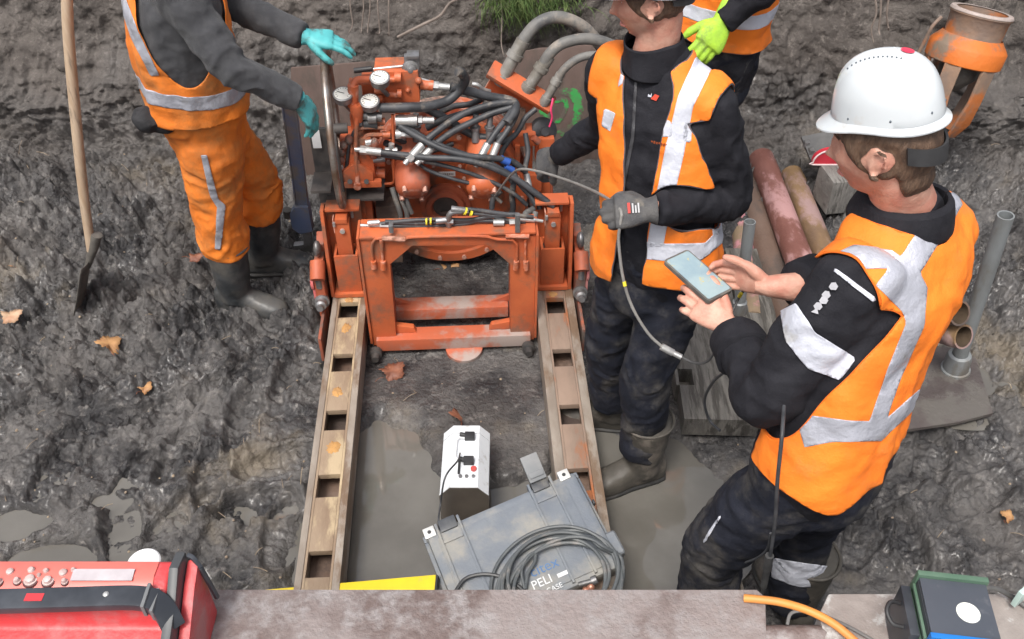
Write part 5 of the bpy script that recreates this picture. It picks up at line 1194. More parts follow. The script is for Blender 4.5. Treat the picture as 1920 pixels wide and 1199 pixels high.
# ---------------------------------------------------------------- man standing at the back
w4 = dict(seed=35, r=(-.75, .65, 0), f=(-.65, -.75, 0), fold=.005,
    rings=[((.78, 3.22, .80), (.165, .12)), ((.78, 3.22, .90), (.185, .135)), ((.785, 3.22, 1.05), (.175, .13)), ((.79, 3.22, 1.22), (.19, .135)), ((.79, 3.22, 1.36), (.20, .13)), ((.79, 3.22, 1.45), (.175, .105)), ((.785, 3.22, 1.50), (.11, .08)), ((.78, 3.22, 1.55), (.068, .064))],
    SL=(.915, 3.09, 1.41), EL=(.87, 2.98, 1.25), WL=(.752, 2.965, 1.14), SR=(.66, 3.34, 1.41), ER=(.60, 3.30, 1.15), WR=(.55, 3.12, 1.02),
    HL=(.85, 3.16, .86), KL=(.79, 3.18, .47), AL=(.80, 3.22, .02), HR=(.71, 3.28, .86), KR=(.70, 3.30, .47), AR=(.71, 3.34, .02),
    head=(.74, 3.19, 1.69), face=(-.7, -.6, -.35), hup=(-.2, -.15, .95), neck=(.78, 3.22, 1.53))
for k_ in list(w4):
    if k_[0] in 'SEWHK' and len(k_) == 2 or k_ in ('head', 'neck'): w4[k_] = tuple(A_(*w4[k_]) + A_(-.05 + (0 if k_[0] not in 'HK' or k_ == 'head' else -.10 if k_[0] == 'K' else -.02), 0, .12))
w4['AL'], w4['AR'] = (.66, 3.22, .02), (.56, 3.34, .02)
w4['rings'] = [((c[0] - .05, c[1], c[2] + .12), x) for c, x in w4['rings']]
p4_ = thing('person', (.76, 3.22, 0), 'man at the back in orange vest and lime green gloves, only the waist in view', 'person')
jk4, tr4, bd4, M4, rg4 = clothe(p4_, w4)
body4 = part('body', bd4, SKIN, p4_, split=False); face_details(M4, 1.0, body4); hair_cap(*bd4, M4, 1.0, body4); helmet(M4, 1.02, p4_, sticker=False)
J4 = part('jacket', jk4, JACKET, p4_, split=False); T4 = part('trousers', tr4, NAVY, p4_, split=False)
vs4, _ = vest_region(jk4, w4, rg4, (.10, .10), (.14, .14), lambda a: 1.125 + .02 * np.sin(a), None, (.088, 1.57), (.014, .034), 9)
VE4 = part('safety_vest', vs4, HIVIS, p4_, solid=.003, split=False); binding(VE4, vs4)
tape(VE4, vs4, [], extra=[lambda V: np.abs(V[:, 2] - 1.225) - .025, lambda V: np.abs(V[:, 2] - 1.38) - .025], mat=TAPEW)
for side_, td in (('L', (-.7, -.7)), ('R', (-.8, -.5))):
    a = A_(*w4['A' + side_]); boot((a[0], a[1], .10), td, p4_, BOOTM, .33, 1.0)
for side_, tgt, cu in (('L', WY(1318, 100, 2.90), ((.3, .5, .3),) * 4), ('R', A_(.5, 3.0, 1.04), ((.4, .6, .4),) * 4)):
    W = A_(*w4['W' + side_]); fd = nrm(tgt - W)
    part('lime_glove', hand(hand_frame(W, fd, (.1, -.9, .3), None), cu, (.4, .5), .08, 1.05, right=(side_ == 'R'), puff=1.22, voxel=.0038, cuff=.06), GLOVEL, p4_, split=False)
# ================================================================ everything else in and around the pit
def simple(name, mesh, mat, label, cat_, base=None, group=None, **k):
    """a thing that is one mesh"""
    V = np.asarray(mesh[0]); b = base if base is not None else (V[:, 0].mean(), V[:, 1].mean(), V[:, 2].min())
    o = part(name, mesh, mat, None, base=b, split=False, **k); return tag(o, label, cat_, group)
WOODH = pm('ash_handle', (.42, .30, .20), (.52, .40, .29), 6, .55, c3=(.22, .17, .13), c3amt=.28, c3scale=5, stretch=(6, 6, .6), bump=.2, bscale=40)
MUDCOAT = pm('mud_coated_steel', (.085, .078, .07), (.15, .138, .122), 12, .6, bump=.4, bscale=60)
# ---- shovel
sb = WZ(140, 592, 0)
sh = thing('shovel', sb, 'long wooden-handled shovel standing upright in the mud at the left', 'shovel')
hp_ = [WY(124, -60, 2.99), WY(128, 60, 2.97), WY(140, 200, 2.95), WY(155, 350, 2.93), WY(171, 470, 2.92)]
part('handle', tube(hp_, [.0185, .0185, .019, .0185, .017], 16, 60), WOODH, sh)
top, tip = WY(172, 474, 2.92), WZ(136, 600, -.03); ax = nrm(tip - top); _vd = nrm((top + tip) / 2 - O3) + A_(.03, 0, 0); sd = nrm(_vd - ax * np.dot(_vd, ax)); nn = np.cross(sd, ax); L = np.linalg.norm(tip - top)
part('socket', tube([top - ax * .10, top - ax * .02, top + ax * .08], [.021, .020, .012], 14, 16), MUDCOAT, sh)
Vb_ = []
for i, t in enumerate(np.linspace(0, 1, 16)):
    w = .090 * (1 - .25 * t ** 4) * min(1, .75 + t)
    for u in np.linspace(-1, 1, 13): Vb_.append(top + ax * (.04 + t * (L - .02) - .02 * u * u * (t > .8)) + sd * w * u + nn * (.018 * u * u - .02 * math.sin(t * 2.5)))
part('blade', (np.array(Vb_), [tuple(q) for q in grid_faces(16, 13)]), MUDCOAT, sh, solid=.003)
# ---- pipe wrench
BLUEP = pm('worn_blue_paint', (.13, .18, .31), (.17, .20, .28), 9, .5, c3=(.22, .21, .20), c3amt=.40, c3scale=8, bump=.2, bscale=60)
w0, w1_ = WZ(577, 462, .02), WY(541, 190, 3.30); pw = thing('pipe_wrench', w0, 'big blue pipe wrench standing against the machine, jaws in the mud', 'wrench')
ax = nrm(w1_ - w0); x_, y_, z_ = frame(ax, (0, 1, 0)); Mw = mat4(x_, y_, z_, w0); Lw = np.linalg.norm(w1_ - w0)
part('wrench_handle', xf(cat([box((-.021, -.012, .20), (.021, .012, Lw)), box((-.028, -.016, .18), (-.0212, .016, Lw - .02)), box((.0212, -.016, .18), (.028, .016, Lw - .02))]), Mw), BLUEP, pw, bevel=.004)
part('wrench_housing', xf(prism([(-.055, .12), (-.055, .20), (-.03, .245), (.03, .25), (.036, .11), (-.02, .09)], 1, -.024, .024), Mw), BLUEP, pw, bevel=.006)
part('adjusting_nut', xf(cyl((-.068, 0, .17), (-.068, 0, .21), .02, n=14), Mw), MUDCOAT, pw)
part('hook_jaw', xf(prism([(-.01, .10), (.022, .10), (.026, -.01), (.01, -.03), (-.06, -.02), (-.062, .01), (-.015, .02)], 1, -.015, .015), Mw), STEEL, pw, bevel=.004)
# ---- rusty shield plates behind the machine
PLATE = pm('brown_rusty_plate', (.115, .078, .066), (.16, .115, .10), 3, .6, .8, c3=(.09, .07, .06), c3amt=.45, c3scale=5, bump=.2, bscale=40, stretch=(1, 1, .4))
GREEN = pm('green_spray_paint', (.03, .40, .08), (.07, .30, .09), 20, .6, c3=(.12, .10, .085), c3amt=.50, c3scale=16)
def back_plate(poly, Yp, label, marks=()):
    P = [WY(x, y, Yp + .10 * (330 - y) / 250) for x, y in poly]; n = nrm(np.cross(P[1] - P[0], P[-1] - P[0])); n = n if n[1] < 0 else -n
    V = np.array(P + [p - n * .016 for p in P]); k = len(P)
    F = [tuple(range(k)), tuple(range(k, 2 * k))[::-1]] + [(i, (i + 1) % k, k + (i + 1) % k, k + i) for i in range(k)]
    t = thing('steel_plate', (np.mean(P, 0)[0], np.mean(P, 0)[1], min(p[2] for p in P)), label, 'plate')
    o = part('plate_body', (V, F), PLATE, t, bevel=.003); return t, P, n
t, P, n = back_plate([(545, 128), (700, 116), (745, 126), (750, 360), (545, 372)], 3.86, 'brown rusty plate behind the gauges at the left of the machine')
t, P, n = back_plate([(948, 104), (1010, 92), (1120, 84), (1190, 100), (1215, 340), (955, 352)], 3.86, 'brown rusty plate with a green sprayed ring, right of the machine')
def on_plate(px, py):
    d = ray(px, py); return O3 + d * (np.dot(P[0] - O3, n) / np.dot(d, n)) + n * .002
def stroke(pts, w, nm='paint_mark', mt=None):
    C = spline([on_plate(x, y) for x, y in pts], 40); T = np.gradient(C, axis=0); S = np.cross(T, n); S /= np.linalg.norm(S, axis=1)[:, None]
    q = np.arange(40); wl_ = w * (1 + .35 * vnoise(np.stack([q * .7, q * 0, q * 0], -1), 3)) * np.clip(np.minimum(q, 39 - q) / 4 + .3, 0, 1)
    V = np.concatenate([np.stack([C[i] - S[i] * wl_[i], C[i] - S[i] * wl_[i] * .0 + n * .0008, C[i] + S[i] * wl_[i]]) for i in range(40)])
    part(nm, (V, [tuple(z) for z in grid_faces(40, 3)]), mt or GREEN, t)
stroke([(1048, 172), (1075, 176), (1084, 200), (1080, 228), (1064, 246), (1045, 248)], .020)
stroke([(1040, 192), (1056, 186), (1062, 198), (1052, 222), (1040, 230)], .010)
stroke([(1012, 205), (1024, 212), (1026, 224)], .016)
# ---- timber mat, blocks and ground plate
TIMBER = pm('grey_wet_timber', (.115, .108, .098), (.19, .178, .16), 5, .45, .75, c3=(.07, .064, .056), c3amt=.42, c3scale=4, stretch=(9, 1, 3), bump=.6, bscale=26)
tb = WZ(1290, 700, .10); u = nrm(WZ(1277, 818, .1) - WZ(1248, 600, .1)); v = np.cross(A_(0, 0, 1), u)
Mt = mat4(v, -u, A_(0, 0, 1), WZ(1277, 820, 0)); wdt = .27
ho = np.linalg.inv(Mt) @ np.append(WZ(1283, 707, .1), 1)
hx0, hx1, hy0, hy1 = ho[0] - .033, ho[0] + .033, ho[1] - .042, ho[1] + .042
tm = thing('timber_mat', tb, 'grey wet timber plank with a square slot, under the phone', 'timber')
tm_parts = [box((0, 0, .015), (wdt, hy0, .10)), box((0, hy1 + .0002, .015), (wdt, 1.05, .10)), box((0, hy0 + .0001, .015), (hx0, hy1, .0995)), box((hx1, hy0 + .0001, .015), (wdt, hy1, .0995))]
part('plank', xf(cat(tm_parts), Mt), TIMBER, tm)
part('plank', xf(box((wdt + .012, .03, .01), (wdt * 2, 1.02, .093)), Mt), TIMBER, tm, bevel=.006)
part('slot_floor', xf(box((hx0 + .001, hy0 + .001, .016), (hx1 - .001, hy1 - .001, .03)), Mt), MUDCOAT, tm)
def block(px, py, sx, sy, sz, z, label, rz=.0):
    c = WZ(px, py, z + sz); M = trans((c[0], c[1], z)) @ rotm('Z', math.degrees(rz))
    m = xf(box((-sx / 2, -sy / 2, 0), (sx / 2, sy / 2, sz)), M)
    return simple('timber_block', m, pm('end_grain_timber', (.15, .145, .135), (.23, .22, .205), 7, .8, c3=(.09, .085, .078), c3amt=.4, c3scale=6, stretch=(7, 1, 1.5), bump=.6, bscale=30), label, 'timber', bevel=.006)
block(1590, 322, .20, .16, .17, .12, 'upper grey timber block just left of the chin of the man with the phone', .15)
block(1618, 372, .26, .20, .12, .0, 'lower wider timber block under the grey one, behind the man with the phone', .12)
bo = WY(1545, 290, 3.72); bt = thing('flat_board', bo, 'dark flat board with a red half-round edge, beside the helmeted face', 'board')
bp_ = [WY(x, y, yy) for x, y, yy in ((1502, 256, 3.78), (1562, 244, 3.78), (1640, 250, 3.78), (1640, 318, 3.62), (1524, 310, 3.62))]
nb_ = nrm(np.cross(bp_[1] - bp_[0], bp_[-1] - bp_[0])); nb_ = nb_ if nb_[2] > 0 else -nb_
k = len(bp_); part('board_panel', (np.array(bp_ + [p - nb_ * .02 for p in bp_]), [tuple(range(k)), tuple(range(k, 2 * k))[::-1]] + [(i, (i + 1) % k, k + (i + 1) % k, k + i) for i in range(k)]), pm('dark_board', (.06, .06, .062), (.10, .098, .096), 9, .6), bt, bevel=.003)
hr = [WY(1566 + 42 * math.cos(t), 309 - 27 * math.sin(t), 3.61) for t in np.linspace(0, math.pi, 22)]; q = len(hr)
part('red_end', (np.array(hr + [p + A_(0, .03, .0) for p in hr]), [tuple(range(q)), tuple(range(q, 2 * q))[::-1]] + [(i, (i + 1) % q, q + (i + 1) % q, q + i) for i in range(q)]), pm('red_plastic', (.52, .03, .05), (.42, .025, .04), 14, .45), bt)
part('end_rim', tube(hr + [hr[0]], .004, 8, 80), pm('pale_rim', (.62, .5, .5), None, rough=.6), bt)
part('board_clip', cat([boxc(WY(1512 + 9 * i, 270 + 15 * i, 3.74 - .05 * i), (.022, .03, .03)) for i in range(3)]), STEEL, bt, bevel=.003)
GPL = pm('wet_ground_plate', (.075, .062, .060), (.105, .09, .085), 3, .12, .5, c3=(.12, .11, .10), c3amt=.46, c3scale=7, bump=.5, bscale=30, bump2=.4, b2scale=8)
gq = [WZ(1560, 812, .035), WZ(1700, 806, .035), WZ(1795, 792, .035), WZ(1862, 775, .03), WZ(1825, 655, .03), WZ(1600, 640, .03)]
k = len(gq); simple('ground_plate', (np.array(gq + [p - A_(0, 0, .014) for p in gq]), [tuple(range(k))[::-1], tuple(range(k, 2 * k))] + [(i, (i + 1) % k, k + (i + 1) % k, k + i) for i in range(k)]), GPL, 'brown wet steel plate lying on the mud under the grey pipe foot', 'plate')
# ---- casing pipes
def pipe_mat(nm, a, b, c, amt): return worn_paint(nm, a, b, (.5, .35, .3), c, amt, .6, .62)
PM1 = pm('red_pink_pipe', (.16, .065, .052), (.22, .095, .078), 5, .55, c3=(.42, .24, .235), c3amt=.40, c3scale=7, bump=.3, bscale=50, stretch=(1, .55, 1))
PM2 = pm('ochre_rust_pipe', (.15, .095, .062), (.25, .155, .07), 5, .65, c3=(.30, .20, .19), c3amt=.42, c3scale=6, bump=.3, bscale=50, stretch=(1, .55, 1))
PM3 = pm('brown_rust_pipe', (.125, .080, .060), (.17, .115, .09), 6, .6, c3=(.09, .07, .06), c3amt=.4, bump=.3, bscale=50, stretch=(1, .55, 1))
PM4 = pm('pink_marked_pipe', (.26, .19, .12), (.20, .14, .10), 5, .6, c3=(.52, .24, .27), c3amt=.44, c3scale=5, bump=.3, bscale=50)
PIN = pm('pipe_inside', (.055, .038, .026), (.10, .07, .045), 8, .7, bump=.4, bscale=50)
def casing(p, q, r, mat, label, group='casing pipes stacked on the right'):
    p, q = np.array(p), np.array(q); t = thing('casing_pipe', (p + q) / 2, label, 'pipe', group); d = q - p; L = np.linalg.norm(d)
    part('pipe_wall', lathe(p, d, [(0, r * .84), (0, r), (L * .04, r * 1.0), (L * .045, r * 1.04), (L * .12, r * 1.04), (L * .125, r), (L * .88, r), (L * .885, r * 1.03), (L * .96, r * 1.03), (L * .965, r), (L, r), (L, r * .84)], 36, False), mat, t)
    part('bore_lining', lathe(p, d, [(.0005, r * .838), (L - .0005, r * .838)], 32, False), PIN, t)
casing(WZ(1427, 298, .13), WZ(1570, 680, .13), .060, PM1, 'red and pink scuffed casing pipe, fattest in the heap')
casing(WZ(1484, 328, .10), WZ(1610, 640, .10), .053, PM2, 'ochre-ended casing pipe lying right of the red one')
casing(WZ(1396, 335, .07), WZ(1488, 640, .07), .054, PM3, 'plain brown casing pipe behind the short grey standpipe')
casing(WZ(1376, 330, .05), WZ(1412, 600, .055), .045, PM4, 'tan casing pipe with pink marks, open end behind the hands')
casing(WY(1800, 588, 2.46), WY(1800, 588, 2.46) + A_(-.16, .40, -.27), .0455, PM3, 'upper rusty pipe with open end beside the tall grey standpipe')
casing(WY(1807, 632, 2.45), WY(1807, 632, 2.45) + A_(-.18, .38, -.22), .0455, PM2, 'lower rusty pipe with open end beside the tall grey standpipe')
# ---- galvanised standpipes
GALV = pm('galvanised_pipe', (.30, .32, .33), (.24, .25, .25), 10, .42, .6, metal=.35, c3=(.20, .185, .165), c3amt=.34, c3scale=5, bump=.1, stretch=(1, 1, .4))
def standpipe(b, t_, r, label, foot=False):
    t = thing('standpipe', b, label, 'pipe', 'grey galvanised standpipes'); d = np.array(t_) - b; L = np.linalg.norm(d)
    part('pipe_shaft', lathe(b, d, [(0, r), (L, r), (L, r * .82), (L - .16, r * .82)], 28, False), GALV, t)
    if foot: part('pipe_foot', lathe(np.array(b) + A_(0, 0, -.01), d, [(0, r * 1.2), (.0, r * 2.0), (.012, r * 2.05), (.022, r * 1.95), (.024, r * 1.72), (.075, r * 1.70), (.095, r * 1.5), (.10, r * 1.05)], 32, False), GALV, t)
    else: part('pipe_foot', lathe(np.array(b), d, [(0, r * 1.3), (.05, r * 1.3), (.055, r)], 24, False), GALV, t)
standpipe(WY(1385, 585, 2.72), WY(1406, 416, 2.74), .0215, 'short grey standpipe right behind the phone')
standpipe(WZ(1791, 694, .03), WY(1886, 404, 2.55), .0275, 'tall leaning grey standpipe with a bell foot at the far right', True)
# ---- orange casing head with prongs
co = WY(1842, 22, 3.64); ca = nrm(WY(1795, 128, 3.60) - co); ca = nrm(ca + A_(0, -.05, -.12)); x_, y_, z_ = frame(ca)
ch = thing('orange_casing', WY(1780, 205, 3.6), 'muddy orange casing head with steel prongs, on the slope at top right', 'casing')
ORM = pm('muddy_orange_steel', (.62, .16, .022), (.50, .125, .02), 5, .6, c3=(.20, .15, .11), c3amt=.36, c3scale=5, bump=.3, bscale=40)
COLM = pm('muddy_collar', (.20, .145, .115), (.28, .18, .12), 7, .7, c3=(.46, .14, .035), c3amt=.42, bump=.4, bscale=40)
part('collar', lathe(co, ca, [(.0, .100), (.0, .122), (.012, .124), (.02, .117), (.10, .112), (.125, .12), (.125, .10), (.0, .100)], 48, False), COLM, ch)
part('collar_lip', lathe(co, ca, [(-.004, .101), (-.004, .121), (.004, .1255), (.006, .1255)], 48, False), pm('pale_lip', (.46, .38, .35), (.36, .30, .27), 20, .6), ch)
part('flange_skirt', lathe(co + ca * .095, ca, [(.0, .118), (.035, .148), (.045, .155), (.105, .153), (.11, .145), (.05, .140), (.0, .112)], 56, False), ORM, ch)
for k_, (an_, l_) in enumerate(((.5, .34), (1.55, .32), (2.6, .24), (3.9, .30), (5.2, .34))):
    d = x_ * math.cos(an_) + y_ * math.sin(an_); s_ = np.cross(ca, d); a0 = co + ca * .16 + d * .142
    pr_ = [a0, a0 + ca * l_ * .5 - d * .004, a0 + ca * l_ * .8 - d * .02, a0 + ca * l_ - d * .05]; V = []
    for i, p in enumerate(pr_):
        w = (.034, .032, .040, .022)[i]
        for sx, sy in ((-1, -1), (1, -1), (1, 1), (-1, 1)): V.append(p + s_ * w * sx + d * .007 * sy)
    part('prong', (np.array(V), [tuple(q) for q in grid_faces(4, 4, True)] + [(3, 2, 1, 0), (12, 13, 14, 15)]), COLM, ch, bevel=.003)
part('casing_core', lathe(co + ca * .16, ca, [(0, .08), (.10, .08), (.16, .03)], 24), MUDCOAT, ch)
hk = [WY(1765, 32, 3.62), WY(1748, 50, 3.60), WY(1735, 75, 3.60), WY(1722, 100, 3.60)]
part('lifting_rod', tube(hk, .007, 8, 24), COLM, ch)
# ---- white instrument with black fittings on the floor
ib = WZ(856, 925, 0); ib = A_(ib[0], 1.855, 0); fx = -.155
it_ = thing('instrument_box', (fx, 1.99, 0), 'white survey instrument with black fittings, front coloured as mirrored mud, standing in the shallow water', 'instrument')
WH = pm('white_instrument_paint', (.78, .81, .84), (.70, .73, .76), 6, .35, c3=(.45, .44, .42), c3amt=.20, c3scale=14)
def oct_(w, z0, z1, zc, c): return [(-w, z0), (-w, zc), (-c, z1), (c, z1), (w, zc), (w, z0)]
def ox(m): return xf(m, trans((fx, 0, 0)) @ rotm('Z', 0))
part('instrument_body', ox(prism(oct_(.077, -.02, .196, .158, .044), 1, 1.862, 2.128)), pm('mud_reflection_case', (.060, .050, .042), (.085, .07, .06), 6, .35), it_, bevel=.003)  # body takes the same brown, a mud reflection painted as colour
part('white_cover', ox(cat([prism([(-.079, .10), (-.079, .1585), (-.0445, .199), (.0445, .199), (.079, .1585), (.079, .10), (.0775, .10), (.0775, .1575), (.044, .1965), (-.044, .1965), (-.0775, .1575), (-.0775, .10)], 1, 1.868, 2.090), prism([(-.079, .10), (-.079, .1585), (-.0445, .199), (.0445, .199), (.079, .1585), (.079, .10), (.0775, .10), (.0775, .1575), (.044, .1965), (-.044, .1965), (-.0775, .1575), (-.0775, .10)], 1, 2.093, 2.125)])), WH, it_)
part('end_frame', ox(prism([(-.080, -.02), (-.080, .159), (-.045, .2005), (.045, .2005), (.080, .159), (.080, -.02)], 1, 1.858, 1.8618)), pm('mud_reflection_end', (.075, .062, .052), (.10, .085, .07), 8, .3), it_)  # dark brown front: reflection of the mud put into the base colour
part('edge_strip', ox(prism([(-.080, .15), (-.080, .162), (-.045, .2035), (.045, .2035), (.080, .162), (.080, .15), (.076, .15), (.043, .197), (-.043, .197), (-.076, .15)], 1, 1.860, 1.8655)), WH, it_)
for yy in (1.965, 2.07):
    part('connector', ox(cat([box((-.004, yy - .014, .1995), (.03, yy + .012, .220)), cyl((.0, yy, .212), (-.02, yy + .006, .212), .008, n=12)])), BLACKP, it_, bevel=.003)
part('red_button', ox(cyl((.030, 1.935, .1995), (.030, 1.935, .207), .010, n=18)), pm('button_red', (.5, .08, .07), None, rough=.4), it_)
for q in ((-.012, 1.905), (.008, 1.905), (.030, 1.905)): part('knob', ox(cyl((q[0], q[1], .1995), (q[0], q[1], .206), .006, n=14)), STEEL, it_)
part('carry_loop', ox(tube([(.004, 2.06, .21), (-.025, 2.058, .212), (-.03, 2.03, .212), (-.03, 1.98, .212), (-.018, 1.965, .212)], .003, 8, 40)), WHITEP, it_)
part('switch_panel', ox(box((-.022, 1.915, .1992), (-.014, 1.975, .205))), BLACKP, it_, bevel=.002)
simple('instrument_cable', tube([A_(fx - .016, 1.99, .216), A_(fx - .020, 1.93, .25), WY(835, 895, 1.84), WY(826, 945, 1.80), WY(822, 980, 1.74), WY(826, 1000, 1.74)], .0030, 8, 60), RUBBER, 'thin black lead from the white instrument down to the grey case', 'cable')
# ---- hard transport case lying tilted, with coil of cable
CA, CB, CC = WZ(797, 1002, .205), WZ(1052, 893, .275), WZ(822, 1110, .165)
CX = nrm(CB - CA); CYd = nrm((CC - CA) - CX * np.dot(CC - CA, CX)); CN = np.cross(CYd, CX); CN = CN if CN[2] > 0 else -CN
CW = np.linalg.norm(CB - CA) + .045; CM = mat4(CX, CYd, CN, CA - CX * .0)
CASE = pm('muddy_grey_case', (.140, .160, .190), (.185, .205, .23), 5, .45, .62, c3=(.30, .285, .25), c3amt=.40, c3scale=6, bump=.15, bscale=90, c3w=.14)
cs = thing('transport_case', CC * .5 + CB * .5 - A_(0, 0, .2), 'big muddy grey hard case lying tilted against the right rail', 'case')
CH = .335
def cbox(lo, hi): return xf(box(lo, hi), CM)
lid = part('case_lid', cbox((.0, .0, -.05), (CW - .0, CH, -.002)), CASE, cs, bevel=.020, seg=4)
part('case_bottom', cbox((.01, .01, -.115), (CW - .01, CH - .01, -.053)), CASE, cs, bevel=.020, seg=4)
part('lid_rim', cat([cbox((-.012, -.010, -.060), (CW + .012, .012, -.038)), cbox((-.012, .0121, -.060), (.014, CH, -.038)), cbox((CW - .014, .0121, -.060), (CW + .012, CH, -.038))]), CASE, lid, bevel=.006)
part('lid_panel', cbox((.030, .030, -.0018), (CW - .045, CH - .02, .003)), CASE, lid, bevel=.003)
for x0 in (.035, .345):
    part('lid_rib', cat([cbox((x0, -.014, -.03), (x0 + .008, CH - .01, .010)), cbox((x0 + .072, -.014, -.03), (x0 + .080, CH - .01, .010)), cbox((x0 + .0082, .048, .0), (x0 + .0718, .056, .008))]), CASE, lid, bevel=.002)
    l_ = part('case_latch', cbox((x0 + .012, -.022, -.055), (x0 + .068, .018, .006)), pm('dark_latch', (.05, .055, .065), (.09, .095, .10), 10, .4, c3=(.2, .19, .17), c3amt=.3), cs, bevel=.006)
part('open_latch', xf(cat([box((.006, -.085, -.006), (.062, .0, .010)), box((.01, -.03, .0101), (.058, -.012, .016))]), CM @ trans((.345 + .006, -.012, .010)) @ rotm('X', -22)), pm('dusty_latch', (.17, .18, .19), (.24, .24, .24), 10, .55), cs, bevel=.008)
for x0 in (-.004, CW - .054):
    pl_ = part('padlock_plate', cbox((x0, -.016, -.03), (x0 + .036, .018, .004)), pm('white_metal_plate', (.55, .55, .54), (.65, .65, .64), 12, .4, metal=.3), cs, bevel=.004)
    part('padlock_hole', xf(cyl((x0 + .018, .001, .0042), (x0 + .018, .001, .0052), .006, n=14), CM), BLACKP, pl_)
part('corner_post', cat([cbox((CW - .03, .22, -.06), (CW + .03, .30, -.01))]), CASE, cs, bevel=.015, seg=3)
part('case_handle', cat([cbox((-.022, .13, -.05), (-.0125, .145, -.03)), cbox((CW + .0125, .10, -.05), (CW + .02, .115, -.03))]), BLACKP, cs, bevel=.003)
def case_pt(px, py, off=.004):
    d = ray(px, py); o = CA + CN * off; return O3 + d * (np.dot(o - O3, CN) / np.dot(d, CN))
def case_text(s, px, py, size, mt, nm):
    m = text_mesh(s, size, mat4(CX, -CYd, CN, case_pt(px, py, .0042)), .0004); part(nm, m, mt, lid, split=False, smooth=False)
WTXT = pm('white_print', (.72, .73, .74), None, rough=.6); BTXT = pm('blue_print', (.07, .16, .34), (.10, .19, .34), 30, .6)
case_text('PELI', 1016, 1092, .037, WTXT, 'case_lettering'); case_text('CASE', 1040, 1103, .022, WTXT, 'case_lettering')
case_text('citex', 1020, 1064, .046, BTXT, 'faded_lettering')
part('small_label', xf(box((-.018, -.006, 0), (.018, .006, .0008)), mat4(CX, -CYd, CN, case_pt(1056, 1076, .0036))), WTXT, lid)
COILM = pm('grey_coil_rubber', (.075, .085, .092), (.11, .12, .125), 14, .5, c3=(.2, .19, .18), c3amt=.2, c3scale=16)
cc = case_pt(1048, 1092, .012); cr = CX * 1; cdn = CYd
co_ = thing('cable_coil', cc, 'coil of grey cable lying on the grey hard case', 'cable')
pts = []
rg_ = np.random.default_rng(4)
for i in range(0, 7 * 24):
    tt = i * 2 * math.pi / 24; lp = i / 24; rad = .168 + .016 * math.sin(lp * 2.2) + .006 * math.sin(lp * 9) - .009 * (lp % 3)
    pts.append(cc + CX * (rad * 1.08 * math.cos(tt) + .004 * math.sin(lp * 5)) + CYd * (rad * .86 * math.sin(tt) + .012 * math.sin(lp * 3.1)) + CN * (.003 + .011 * (lp % 3) / 1.2 + .005 * math.sin(lp * 7.3 + tt)))
part('coil_winding', tube(pts, .0058, 8, 700), COILM, co_, split=False)
part('coil_tie', tube([case_pt(x, y, .02 + .02 * z) for x, y, z in ((984, 1104, 0), (978, 1070, .6), (990, 1045, 1.), (1003, 1038, .8), (1002, 1055, .4), (990, 1075, .2), (985, 1105, 0))], .0052, 8, 60), COILM, co_)
part('coil_end_plug', cat([cyl(case_pt(1085, 1097, .03), case_pt(1110, 1090, .03), .008, n=12), cyl(case_pt(1110, 1090, .03), case_pt(1119, 1086, .034), .013, n=16)]), STEEL, co_)
part('coil_tail', tube([case_pt(x, y, .02) for x, y in ((852, 1112), (872, 1086), (905, 1077), (940, 1082), (970, 1098), (985, 1112))], .0058, 8, 50), pm('black_tail', (.03, .032, .034), (.05, .052, .055), 10, .45), co_)
part('copper_end', cat([ball(case_pt(1108, 1101, .02), .012, 12, 8), ball(case_pt(1098, 1106, .018), (.010, .010, .007), 10, 8)]), pm('copper', (.42, .16, .09), (.55, .28, .2), 30, .4, metal=.5), co_)
# ---- yellow spirit level
ya, yb_ = WZ(585, 1112, .10), WZ(816, 1092, .17); d = nrm(yb_ - ya); s_ = nrm(np.cross(d, A_(0, 0, 1))); n_ = np.cross(s_, d); ML_ = mat4(d, -s_, n_, ya)
lv = thing('spirit_level', (ya + yb_) / 2 - A_(0, 0, .04), 'yellow spirit level lying between the left rail and the grey case', 'spirit level')
YEL = pm('yellow_level_paint', (.80, .62, .03), (.72, .55, .03), 8, .4, c3=(.55, .45, .12), c3amt=.2, c3scale=12)
part('level_body', xf(cat([box((-.16, -.026, -.03), (np.linalg.norm(yb_ - ya), .026, .0)),]), ML_), YEL, lv, bevel=.003)
part('end_cap', xf(box((np.linalg.norm(yb_ - ya) + .0002, -.025, -.029), (np.linalg.norm(yb_ - ya) + .006, .025, -.001)), ML_), BLACKP, lv)
# ---- near steel beams of the trench frame
BEAM = pm('weathered_beam_steel', (.155, .115, .105), (.265, .225, .215), 3.5, .45, .75, metal=.1, c3=(.31, .285, .28), c3amt=.36, c3scale=22, c3w=.14, bump=.5, bscale=70, bump2=.3, b2scale=14, detail=10, lo=.42, hi=.58)
BEAM2 = pm('weathered_beam_grey', (.23, .20, .185), (.32, .29, .27), 5, .6, .75, c3=(.46, .46, .45), c3amt=.28, c3scale=14, bump=.35, bscale=45)
bm1 = simple('steel_beam', prism([(-1.6, 1.12), (.535, 1.12), (.550, 1.10), (.530, .99), (.53, .83), (-1.6, .83)], 2, .60, .80), BEAM, 'long rusty steel beam along the front edge of the pit', 'beam', base=(-.5, 1.0, .6), bevel=.006)
bm2 = simple('steel_beam', prism([(.690, 1.113), (1.7, 1.113), (1.7, .83), (.66, .83), (.655, 1.06)], 2, .60, .795), BEAM2, 'grey weathered beam under the black and green box', 'beam', base=(1.1, 1.0, .6), bevel=.008)
simple('round_strut', cyl((.50, 1.02, .765), (.72, 1.02, .765), .030, n=24), BEAM, 'rusty round bar joining the two front beams', 'bar')
